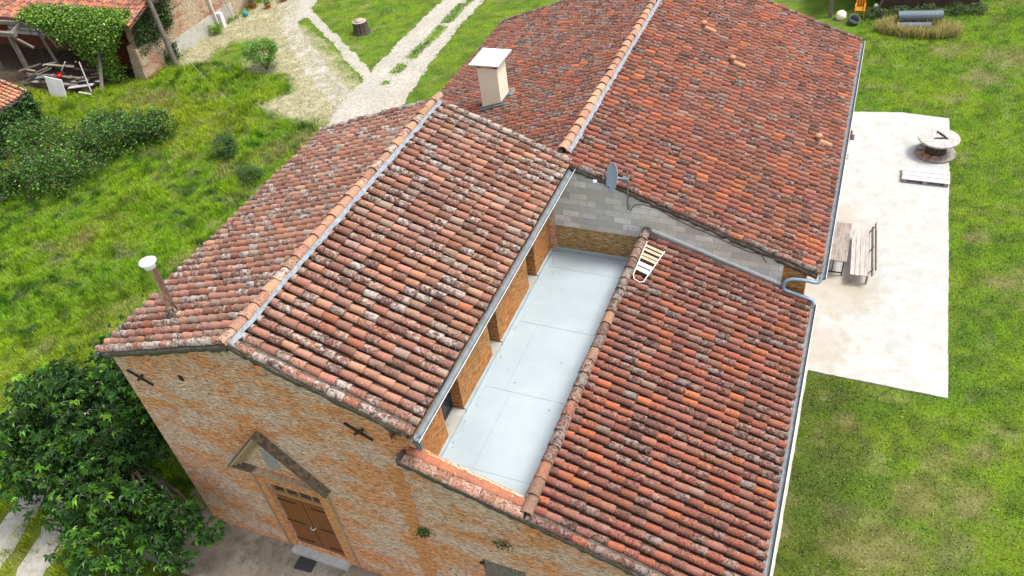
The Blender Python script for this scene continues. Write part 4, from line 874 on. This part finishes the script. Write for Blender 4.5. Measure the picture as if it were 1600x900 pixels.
def pallet():
    e = empty('pallet_bench', (14, 21.6, .06), 'low whitish grey pallet of three boards at the slab edge below the cable drum', 'pallet')
    for i in range(3):
        t = MB(); a = 21.22 + i * .30; t.box((13.12, a, .21), (14.80, a + .275, .235)); t.build('board', 'greywoodx', e, bevel=.004)
    for xx in (13.14, 13.86, 14.6): b = MB(); b.box((xx, 21.24, .06), (xx + .16, 22.08, .208)); b.build('block', 'greywood', e)
pallet()
def spool():
    e = empty('cable_drum', (14.28, 23.55, .06), 'big wooden cable drum used as a round table at the far slab corner', 'cable drum')
    t = MB()
    def disc(z0, z1, r, nb, mat, name):
        m = MB(); c = Vector((14.28, 23.55, 0))
        for i in range(nb):
            a = -r + 2 * r * i / nb + .004; b = -r + 2 * r * (i + 1) / nb - .004; pl = []
            A = np.linspace(a, b, 5)
            pl = [(c.x + math.sqrt(max(r * r - v * v, 0)), c.y + v, z0) for v in A] + [(c.x - math.sqrt(max(r * r - v * v, 0)), c.y + v, z0) for v in A[::-1]]
            m.prism(pl, (0, 0, z1 - z0))
        m.build(name, mat, e)
    disc(.08, .15, .76, 8, 'greywood', 'bottom_disc'); disc(.74, .81, .76, 8, 'palewood', 'top_disc')
    m = MB(); n = 18
    for i in range(n):
        t0 = 2 * math.pi * i / n; c_, s_ = math.cos(t0), math.sin(t0); m.bar((14.28 + .34 * c_, 23.55 + .34 * s_, .151), (14.28 + .34 * c_, 23.55 + .34 * s_, .739), .035, .112, (c_, s_, 0)) if False else m.tube([(14.28 + .33 * c_, 23.55 + .33 * s_, .151), (14.28 + .33 * c_, 23.55 + .33 * s_, .739)], .062, 6)
    m.build('core', 'barkdark', e)
spool()
mb = MB(); mb.tube([(14.60, 23.45, .83), (14.42, 23.68, .84), (14.20, 23.95, .84)], [.02, .035, .03], 8); mb.tube([(14.56, 23.48, .83), (14.35, 23.47, .84), (14.1, 23.42, .83)], [.02, .035, .02], 8); tag(mb.build('forked_branch', 'black'), 'black forked branch lying on top of the wooden cable drum', 'branch')
for i, (a, b, r, mt, lb) in enumerate([(13.95, 23.12, .4, 'terracotta', 'bright orange brick on the lower disc of the cable drum'), (13.72, 23.30, .1, 'quoin', 'brownish brick on the left of the cable drum foot'), (13.70, 23.62, -.3, 'niche', 'small grey brick behind on the cable drum foot'), (14.24, 23.06, .2, 'newclay', 'pale clay brick at the front of the cable drum foot')]):
    mb = MB(); c_, s_ = math.cos(r), math.sin(r); mb.bar((a - .1 * c_, b - .1 * s_, .185), (a + .1 * c_, b + .1 * s_, .185), .1, .06); tag(mb.build('brick', mt), lb, 'brick')
# plant stand beside the gutter
e = empty('plant_stand', (11.0, 22.6, .06), 'narrow dark wooden plant stand against the rear wing wall', 'plant stand')
mb = MB(); mb.box((10.86, 22.45, .06), (11.10, 22.8, .09)); mb.build('foot', 'greywood', e); mb = MB(); mb.box((10.93, 22.56, .09), (11.02, 22.66, .98)); mb.build('post', 'redbrick', e); mb = MB(); mb.box((10.83, 22.42, .98), (11.17, 22.8, 1.01)); mb.build('shelf', 'darkwood', e)
def pot(loc, r, h, label, cols, w, nleaf=220, size=.06, top=.2, mat='terracotta', group=None, cat_='potted plant'):
    e = empty('potted_plant', loc, label, cat_, group); m = MB(); m.lathe(loc, [(.001, 0), (r * .7, 0), (r, h), (r * 1.08, h), (r * 1.08, h * .88), (r * 1.02, h * .86)], 16); m.build('pot', mat, e)
    s = MB(); s.lathe(loc, [(.001, h * .93), (r * .98, h * .93)], 12); s.build('soil', 'moss', e)
    P = blob_points([(loc[0], loc[1], loc[2] + h + top * .5, top * .8, top * .8, top * .8)], nleaf, .2, .2, r); V, F, C = leaf_cloud(P, size, mixcol(len(P), cols, w)); big('foliage', V, F, C, 'leaf', e)
    return e
pot((10.99, 22.62, 1.01), .09, .15, 'small terracotta pot with a green cactus on the dark plant stand', [(.10, .14, .04), (.06, .11, .03)], [1, 1], 160, .04, .12)

# ------------------------------------------------------------------ stump
e = empty('tree_stump', (-16.45, 30.5, 0), 'grey barked tree stump on the mown triangle between the tracks', 'tree stump')
mb = MB(); n = 26; vs = []; 
for z, r in ((-.02, .52), (.15, .46), (.45, .42), (.72, .42)):
    for j in range(n): t = 2 * math.pi * j / n; rr = r * (1 + .05 * math.sin(j * 2.9) + .03 * math.sin(j * 7.1)); vs.append((-16.45 + rr * math.cos(t), 30.5 + rr * math.sin(t), z))
mb.add(vs, [(i * n + j, i * n + (j + 1) % n, (i + 1) * n + (j + 1) % n, (i + 1) * n + j) for i in range(3) for j in range(n)]); mb.build('trunk', 'barkdark', e)
mb = MB(); mb.add(vs[-n:], [tuple(range(n))]); mb.lathe((-16.45, 30.5, .70), [(.30, 0), (.30, .10), (.001, .12)], 18); mb.build('sawn_top', 'stumptop', e)

# ------------------------------------------------------------------ barn (upper left)
def barn():
    y0 = 22.8; B = empty('barn', (-30, 24, 0), 'old tiled barn with an open timber bay and a rendered brick side wall', 'barn')
    EZ, sl_ = 3.28, .33
    # front: brick columns and recessed wall
    b = MB(); b.box((-48, 25.4, 0), (-31.9, 25.7, 4.0)); b.box((-31.4, 24.1, 0), (-27.0, 24.4, 3.5)); b.box((-31.9, 24.1, 0), (-31.4, 25.7, 3.6)); b.build('bay_wall', 'redbrick', B, 'dark red brick wall inside the open bay')
    # end wall along x=-26.5
    w = MB(); w.add([], []); P = [(-26.9, 23.3, 0), (-26.9, 46, 0), (-26.9, 46, 4.3), (-26.9, 34, 4.3), (-26.9, 23.3, EZ + .05)]
    w.prism(P, (.4, 0, 0)); w.build('end_wall', 'rubble', B, 'patchy rendered wall with exposed brick')
    w = MB(); w.box((-26.499, 25.4, 0), (-26.47, 31.5, .95)); w.build('wall_base', 'strip', B, 'whitewashed wall base')
    w = MB(); w.prism([(-27.3, 23.0, 0), (-26.35, 22.9, 0), (-26.45, 23.0, 1.7), (-27.0, 23.1, 1.9)], (0, .45, 0)); w.prism([(-26.46, 23.0, 0), (-26.46, 24.7, 0), (-26.46, 24.3, 1.7), (-26.46, 23.0, 1.8)], (.12, 0, 0)); w.build('buttress', 'rubble', B)
    # roof
    yr = 38.0; top = (yr, EZ + sl_ * (yr - y0))
    r = roof_slope('roof', B, M['tileB'], top, (y0, EZ), -45, -25.8, .24, [(.46, .19, .12), (.40, .15, .09), (.50, .24, .16), (.30, .12, .08), (.24, .13, .10)], [3, 3, 2, 2, 1], .36, False, True, .35, 'orange tiled front slope', axisx=True)
    d = MB(); d.prism([(-45, y0 + .1, EZ - .16), (-45, yr, EZ + sl_ * (yr - y0) - .2), (-45, yr, EZ + sl_ * (yr - y0) - .3), (-45, y0 + .1, EZ - .24)], (18.7, 0, 0)); d.build('roof_deck', 'beam', r)
    # posts, beams, boards of the bay
    for p, q, s in (((-34.4, 21.9, 0), (-34.5, 22.0, 2.6), .2), ((-32.2, 22.4, 0), (-33.4, 23.0, 2.6), .13), ((-37.4, 22.4, 0), (-37.4, 22.4, 3.0), .2)):
        m = MB(); m.bar(p, q, s, s); m.build('post', 'beam', B)
    for p, q, s in (((-38, 21.95, 2.62), (-33.9, 21.95, 2.68), .24), ((-34.5, 22.0, 2.6), (-33.0, 22.0, 1.9), .11), ((-36.6, 22.6, 3.0), (-30.5, 23.2, 2.95), .2), ((-34.2, 21.95, 2.7), (-34.1, 24.8, 3.5), .18), ((-32.6, 22.8, 2.9), (-32.1, 22.8, 1.6), .12)):
        m = MB(); m.bar(p, q, s, s); m.build('beam', 'beam', B)
    for i in range(4): m = MB(); m.box((-36.4 + .2 * i, 23.3, 2.0 + .26 * i), (-30.8 - .2 * i, 23.34, 2.2 + .26 * i)); m.build('board', 'greywoodx', B)
    dr = MB(); dr.box((-26.49, 23.7, 0), (-26.42, 23.72, 1)); 
    p_ = MB(); p_.prism([(-28.2, 21.1, 0), (-28.1, 21.2, 0), (-28.6, 22.6, 1.9), (-28.7, 22.6, 1.9)], (.1, 0, 0)); p_.build('prop', 'beam', B)
    return B
barn()
def ivy(name, segs, n, size, cols, w, label):
    """segs: (a, b, c, d) quads in space filled with leaves and thickness"""
    o = empty(name, segs[0][0], label, 'climbing plant'); Ps = []
    ar = [((Vector(b) - Vector(a)).cross(Vector(d) - Vector(a))).length for a, b, c, d, t in segs]; tot = sum(ar)
    for (a, b, c, d, t), A in zip(segs, ar):
        m = int(n * A / tot); u = RNG.random((m, 1)); v = RNG.random((m, 1)); a, b, c, d = map(np.array, (a, b, c, d)); p = (a * (1 - u) + b * u) * (1 - v) + (d * (1 - u) + c * u) * v
        nz = vnoise(p[:, 0] + p[:, 1], p[:, 2] * 1.3 + p[:, 1] * .5, .6, 71); k = nz > .12; p = p[k] + RNG.normal(0, t, (k.sum(), 3)) * (.4 + nz[k, None]); Ps.append(p)
    P = np.concatenate(Ps); V, F, C = leaf_cloud(P, size, mixcol(len(P), cols, w), upbias=.4, aspect=.8); big('foliage', V, F, C, 'leaf', o)
    mb = MB(); a = Vector(segs[0][0]); limbs(mb, (a.x, a.y, 0), [tuple(Vector(P[i])) for i in range(0, len(P), max(1, len(P) // 8))], .03); mb.build('stems', 'barkdark', o)
LT = [(.16, .30, .025), (.10, .21, .02), (.24, .36, .04), (.06, .14, .02)]
ivy('barn_creeper', [((-34.2, 22.75, 3.3), (-26.0, 22.7, 3.4), (-26.2, 23.6, 3.75), (-33.6, 23.6, 3.7), .10), ((-31.2, 22.6, 2.3), (-27.0, 22.4, 2.4), (-26.2, 22.7, 3.4), (-33.8, 22.7, 3.35), .16), ((-28.9, 22.6, .1), (-27.9, 22.4, .1), (-27.0, 22.4, 2.6), (-31.0, 22.6, 2.6), .22)], 17000, .12, LT, [3, 3, 1.5, 2], 'bright green creeper spilling over the barn eave and down its front')
ivy('barn_ivy', [((-26.4, 23.3, 1.3), (-26.3, 26.3, 1.9), (-26.3, 26.6, 3.5), (-26.3, 23.2, 3.2), .10), ((-26.3, 24.6, 0), (-26.3, 25.7, 0), (-26.3, 25.9, 1.0), (-26.3, 24.9, .9), .12)], 4500, .10, [GREEN_DK, (.03, .06, .012), GREEN_MD], [3, 2, 1], 'dark ivy hanging on the barn side wall behind the pole')
# pole
mb = MB(); mb.tube([(-25.65, 24.7, -.2), (-25.72, 24.7, 4), (-25.8, 24.7, 8)], [.15, .13, .11], 12); tag(mb.build('utility_pole', 'beam'), 'grey wooden utility pole in front of the barn side wall', 'pole')
mb = MB(); a = Vector((-26.0, 25.6, .9)); b = Vector((-18.6, 21.0, .3)); mb.tube([a.lerp(b, i / 12) - Vector((0, 0, .5 * math.sin(math.pi * i / 12))) for i in range(13)], .005, 5); tag(mb.build('cable', 'capw'), 'thin pale cable stretched low over the meadow by the utility pole', 'cable')
# junk in front of the bay
mb = MB(); mb.prism([(-31.1, 20.2, 0), (-29.75, 20.1, 0), (-29.9, 20.45, .95), (-31.3, 20.55, 1.0)], (.0, .04, .02)); tag(mb.build('white_panel', 'capw'), 'white panel leaning on the junk pile in front of the barn', 'panel')
mb = MB(); mb.lathe((-30.7, 21.0, .75), [(.001, 0), (.14, 0), (.17, .25), (.15, .25)], 14); tag(mb.build('bucket', 'red'), 'red plastic bucket just above the white panel on the junk pile', 'bucket')
jl = [((-33.4, 21.4, .55), (-29.2, 21.2, .75), .18, 'beam', 'long dark plank across the top of the barn junk pile'), ((-33.2, 21.0, .3), (-29.6, 21.0, .4), .22, 'greywood', 'grey plank low in the barn junk pile'),
      ((-30.0, 20.7, .35), (-28.6, 21.2, .42), .25, 'greywoodx', 'short pale board at the right end of the junk pile'), ((-29.2, 20.6, .2), (-28.2, 20.5, .22), .12, 'greywoodx', 'thin pale board lying at the right foot of the junk pile'),
      ((-28.6, 20.9, .1), (-29.2, 21.5, 1.6), .06, 'palewood', 'thin pale stick leaning upright on the junk pile'), ((-32.8, 22.0, .9), (-30.4, 21.9, 1.0), .14, 'rope', 'yellowish plank at the back of the junk pile'),
      ((-34.0, 20.9, .2), (-32.2, 21.8, .8), .2, 'beam', 'dark beam sloping at the left end of the junk pile'), ((-32.4, 20.8, .7), (-31.4, 21.2, .75), .3, 'zinc', 'dull metal sheet lying on the junk pile'),
      ((-31.2, 21.7, .85), (-30.9, 21.9, 1.25), .16, 'capw', 'small white box end standing on the junk pile'), ((-29.9, 21.3, .5), (-28.5, 21.9, .6), .2, 'darkwood', 'dark plank at the back right of the junk pile')]
rg_ = random.Random(5); sides = ['left', 'middle', 'right']; tones = [('beam', 'dark brown'), ('darkwood', 'blackish'), ('greywood', 'grey weathered'), ('mould', 'pale brown'), ('barkdark', 'bark covered'), ('greywoodx', 'light grey')]
for i in range(24):
    u = (i + .5) / 24; cx_ = -34.2 + 5.6 * u; cy_ = 21.6 + rg_.uniform(-.6, .8); cz_ = rg_.uniform(.12, .85); L_ = rg_.uniform(.5, 1.6); a_ = rg_.uniform(-.5, .6); t_ = rg_.uniform(-.25, .3); mt, tn = tones[i % 6]
    p = (cx_ - L_ / 2 * math.cos(a_), cy_ - L_ / 2 * math.sin(a_), max(.06, cz_ - L_ / 2 * t_)); q = (cx_ + L_ / 2 * math.cos(a_), cy_ + L_ / 2 * math.sin(a_), max(.06, cz_ + L_ / 2 * t_))
    jl.append((p, q, rg_.uniform(.08, .26), mt, f"{tn} {'short' if L_ < 1 else 'long'} plank, {['first', 'second', 'third', 'fourth', 'fifth', 'sixth', 'seventh', 'eighth', 'ninth', 'tenth', 'eleventh', 'twelfth'][i // 2]} pair from the left of the barn junk pile, {'lower' if i % 2 else 'upper'} one"))
for p, q, w_, mt, lb in jl: mb = MB(); mb.bar(p, q, w_, .05); tag(mb.build('plank', mt), lb, 'plank', 'junk piled in front of the barn')
# things along the barn wall
mb = MB(); mb.tube([(-26.3, 29.7, 0), (-26.4, 29.6, 4.2)], .06, 10); mb.box((-26.45, 29.85, .0), (-26.1, 30.15, .9)); tag(mb.build('wall_pipe', 'capw'), 'white downpipe with a square base on the barn side wall', 'pipe')
e = empty('ladder', (-26.1, 31, 0), 'pale bamboo ladder leaning on the barn side wall beside the white pipe', 'ladder')
for yy in (30.7, 31.2): mb = MB(); mb.bar((-25.9, yy, 0), (-26.4, yy, 3.4), .05, .05); mb.build('rail', 'rope', e)
for i in range(8): mb = MB(); t = .1 + i * .11; mb.tube([(-25.9 - .5 * t, 30.7, 3.4 * t), (-25.9 - .5 * t, 31.2, 3.4 * t)], .02, 6); mb.build('rung', 'rope', e)
e = empty('watering_can', (-25.7, 31.6, 0), 'teal watering can standing at the foot of the bamboo ladder', 'watering can')
mb = MB(); mb.lathe((-25.7, 31.6, 0), [(.001, 0), (.16, 0), (.15, .32), (.1, .36), (.09, .3)], 16); mb.build('body', 'teal', e); mb = MB(); mb.tube([(-25.58, 31.5, .1), (-25.4, 31.3, .35), (-25.3, 31.2, .45)], [.03, .02, .03], 8); mb.build('spout', 'teal', e); mb = MB(); mb.tube([(-25.75, 31.68, .35), (-25.8, 31.8, .5), (-25.9, 31.85, .35), (-25.85, 31.75, .15)], .015, 6); mb.build('handle', 'teal', e)
G_ = [GREEN_MD, GREEN_LT]; 
pot((-24.9, 33.0, 0), .22, .3, 'terracotta pot with a small leafy plant nearest the hay covered yard', G_, [1, 1], 300, .07, .3, group='potted plants along the barn wall')
pot((-24.4, 34.2, 0), .22, .3, 'terracotta pot with a tall bright green plant behind the front pots', [(.18, .33, .03)], [1], 420, .08, .5, group='potted plants along the barn wall')
pot((-26.0, 32.9, 0), .25, .4, 'tall terracotta pot with dark foliage against the barn wall', [GREEN_DK, GREEN_MD], [1, 1], 500, .08, .55, group='potted plants along the barn wall')
pot((-23.6, 35.6, 0), .22, .25, 'terracotta pot with a low plant farthest along the barn wall', G_, [1, 1], 300, .07, .25, group='potted plants along the barn wall')
pot((-25.4, 34.9, 0), .28, .4, 'dark purple leaved plant in a wide pot by the barn wall', [(.08, .03, .03), (.05, .06, .02)], [1, 1], 400, .08, .45, group='potted plants along the barn wall')
shrub('weed', (-26.0, 29.0, 0), [(0, 0, .4, .45, .4, .35)], 900, .09, [(.12, .27, .02), (.18, .33, .03)], [1, 1], 'bright green weed growing at the foot of the white pipe', 'weed', nst=5)
# small shed at the left edge, ivy covered
def ivyshed():
    B = empty('shed', (-31, 16, 0), 'small tiled shed smothered in dark ivy at the left edge', 'shed')
    w = MB(); w.box((-36, 9.5, 0), (-28.6, 17.0, 2.05)); w.build('wall', 'rubble', B)
    r = roof_slope('roof', B, M['tileA'], (-33.5, 2.16 + 5.2 * .3), (-28.25, 2.16), 8.5, 17.35, .24, [(.55, .25, .15), (.48, .19, .11), (.60, .31, .19)], [1, 1, 1], .36, True, True, .25, 'salmon tiled roof')
    d = MB(); d.prism([(-33.5, 8.6, 3.5), (-28.35, 8.6, 2.02), (-28.35, 8.6, 1.94), (-33.5, 8.6, 3.4)], (0, 8.7, 0)); d.build('eave_board', 'palewood', r)
ivyshed()
ivy('shed_ivy', [((-28.4, 9.5, 0), (-28.4, 17.2, 0), (-28.3, 17.2, 1.95), (-28.3, 9.5, 1.95), .16), ((-28.2, 17.2, 0), (-31, 17.3, 0), (-31, 17.3, 2.1), (-28.2, 17.2, 2.0), .15), ((-31.6, 17.0, 2.9), (-30.0, 17.0, 2.4), (-29.8, 17.4, 2.2), (-31.6, 17.4, 2.6), .12), ((-27.9, 9.5, 0), (-27.9, 16.6, 0), (-28.2, 16.8, 1.2), (-28.2, 9.5, 1.2), .2)], 24000, .12, [(.03, .075, .018), (.05, .12, .02), (.10, .2, .04)], [4, 3, 1], 'dark glossy ivy covering the wall of the small tiled shed')
# pale block at the far left of the tree
e = empty('plastic_box', (-12.9, 1.35, 0), 'whitish plastic box half hidden in the grass at the left edge', 'box')
mb = MB(); mb.box((-13.15, 1.1, 0), (-12.6, 1.65, .45)); mb.build('body', 'capw', e, bevel=.04); mb = MB(); mb.box((-13.12, 1.13, .45), (-12.65, 1.62, .50)); mb.build('lid', 'capw', e, bevel=.02)
mb = MB(); mb.bar((-5.9, -1.1, .08), (-5.35, -.75, .1), .12, .04); tag(mb.build('offcut', 'framewood'), 'short brown board lying in the grass under the tree by the apron', 'board')

# ------------------------------------------------------------------ dark shed, upper right
def shed():
    B = empty('wood_shed', (14, 38, 0), 'dark brown plank shed at the top right with an open lean to', 'shed')
    for i in range(11): m = MB() if i == 0 else m; m.bar((11.6, 37.3, .1 + i * .2), (16.1, 38.3, .1 + i * .2), .03, .185)
    m.build('wall', 'darkwood', B)
    for t in (0, .2, .42, .64, 1): q = MB(); x = 11.6 + 4.5 * t; y_ = 37.3 + t - .05; q.bar((x, y_, 0), (x, y_, 2.2), .08, .05); q.build('batten', 'darkwood', B)
    q = MB(); q.box((16.0, 38.3, 0), (16.1, 41, 2.2)); q.box((8.9, 39.5, 0), (11.6, 39.6, 2.2)); q.box((11.55, 37.4, 0), (11.62, 39.5, 2.2)); q.build('inner_wall', 'darkwood', B)
    q = MB(); q.prism([(8.6, 36.2, 2.25), (11.5, 37.0, 2.3), (16.3, 38.1, 2.3), (16.3, 42, 2.9), (8.6, 42, 2.9)], (0, 0, .06)); q.build('roof', 'zinc', B)
    for p, a in (((9.1, 36.0, 0), (9.1, 36.0, 2.2)), ((11.35, 36.9, 0), (11.9, 36.9, 2.2))): q = MB(); q.bar(p, a, .2 if p[0] < 10 else .1, .2 if p[0] < 10 else .1); q.build('post', 'beam', B)
shed()
def chair():
    e = empty('plastic_chair', (10.5, 36.2, 0), 'orange chair with a slatted seat and back standing in the open lean to', 'chair')
    for a, b in ((10.3, 35.95), (10.72, 36.02), (10.28, 36.42), (10.7, 36.48)): m = MB(); m.tube([(a, b, 0), (a, b, .45 if b < 36.2 else .95)], .025, 8); m.build('leg', 'orange', e)
    m = MB()
    for i in range(5): m.box((10.26, 35.92 + i * .11, .44), (10.76, 36.0 + i * .11, .47))
    m.build('seat', 'orange', e); m = MB()
    for i in range(4): m.box((10.28 + i * .12, 36.46, .5), (10.36 + i * .12, 36.49, .95))
    m.build('backrest', 'orange', e)
    for a in (10.25, 10.69): m = MB(); m.box((a, 35.95, .62), (a + .06, 36.45, .66)); m.build('armrest', 'orange', e)
chair()
e = empty('bucket', (10.25, 35.4, 0), 'dark grey tub tipped in the grass below the orange chair', 'bucket')
m = MB(); m.lathe((10.25, 35.4, .02), [(.001, 0), (.26, 0), (.28, .3), (.29, .34), (.26, .34), (.25, .1)], 18, (.3, -.4, .9)); m.build('tub', 'greyp', e); m = MB(); m.tube([(10.45, 35.05, .1), (10.5, 35.0, .25), (10.2, 35.0, .35)], .015, 6); m.build('handle', 'greyp', e)
m = MB(); m.lathe((9.65, 35.8, 0), [(.001, 0), (.22, 0), (.27, .15), (.24, .36), (.12, .45), (.001, .46)], 14); tag(m.build('sack', 'cream'), 'cream sack slumped between the lean to post and the orange chair', 'sack')
m = MB(); m.lathe((11.25, 37.0, .3), [(.001, -.12), (.08, -.09), (.12, 0), (.08, .09), (.001, .12)], 14); tag(m.build('ball', 'white'), 'small white ball in the dark corner of the lean to', 'ball')
e = empty('mesh_roll', (13.3, 35.0, 0), 'dark grey wire mesh rolls lying in the tall dry grass before the shed', 'mesh roll')
m = MB(); m.tube([(12.35, 35.25, .55), (14.35, 35.6, .55)], .26, 16); m.build('roll', 'mesh', e); m = MB(); m.tube([(12.35, 34.85, .2), (13.9, 35.1, .2)], .2, 16); m.build('roll', 'mesh', e)
m = MB()
for i in range(34): t = i / 33; m.tube([(12.36 + 1.97 * t, 35.25 + .35 * t + .27 * math.cos(a), .55 + .27 * math.sin(a)) for a in np.linspace(-.6, 2.6, 9)], .010, 4, False)
m.build('wire_rings', 'zincblue', e)
# tall dry grass round the rolls, weeds along the shed
N = 5200; a = RNG.uniform(0, 2 * math.pi, N); rr = RNG.normal(1, .13, N); gx_ = 13.35 + np.cos(a) * 1.55 * rr; gy_ = 34.95 + np.sin(a) * .62 * rr + (gx_ - 13.35) * .17 if False else 34.8 + np.sin(a) * .62 * rr
gx_ = 13.35 + np.cos(a) * 1.55 * rr
blades('dry_grass', gx_, gy_, RNG.uniform(.3, .75, N), RNG.uniform(.015, .03, N), RNG.uniform(.2, .8, N), 'tall straw coloured grass tufts around the wire mesh rolls', 1., mixcol(N, [(.45, .38, .14), (.30, .30, .08), (.52, .45, .22)], [2, 1, 1]))
for i, (a, b, lb) in enumerate([(11.3, 36.3, 'shrub right of the lean to opening'), (12.4, 36.6, 'low shrub at the middle of the dark plank wall'), (13.6, 36.9, 'low shrub behind the wire mesh rolls'), (14.9, 37.2, 'shrub in front of the right part of the plank wall'), (15.9, 37.4, 'shrub with dry stems at the right corner of the dark shed')]):
    shrub('shed_shrub', (a, b, 0), [(0, 0, .2, .62, .4, .3), (.2, 0, .35, .35, .3, .2)], 1500, .07, [GREEN_DK, (.06, .12, .03), (.12, .15, .05), (.20, .18, .10)], [3, 3, 1.5, 1], lb, 'shrub', nst=6, group='shrubs along the dark shed')
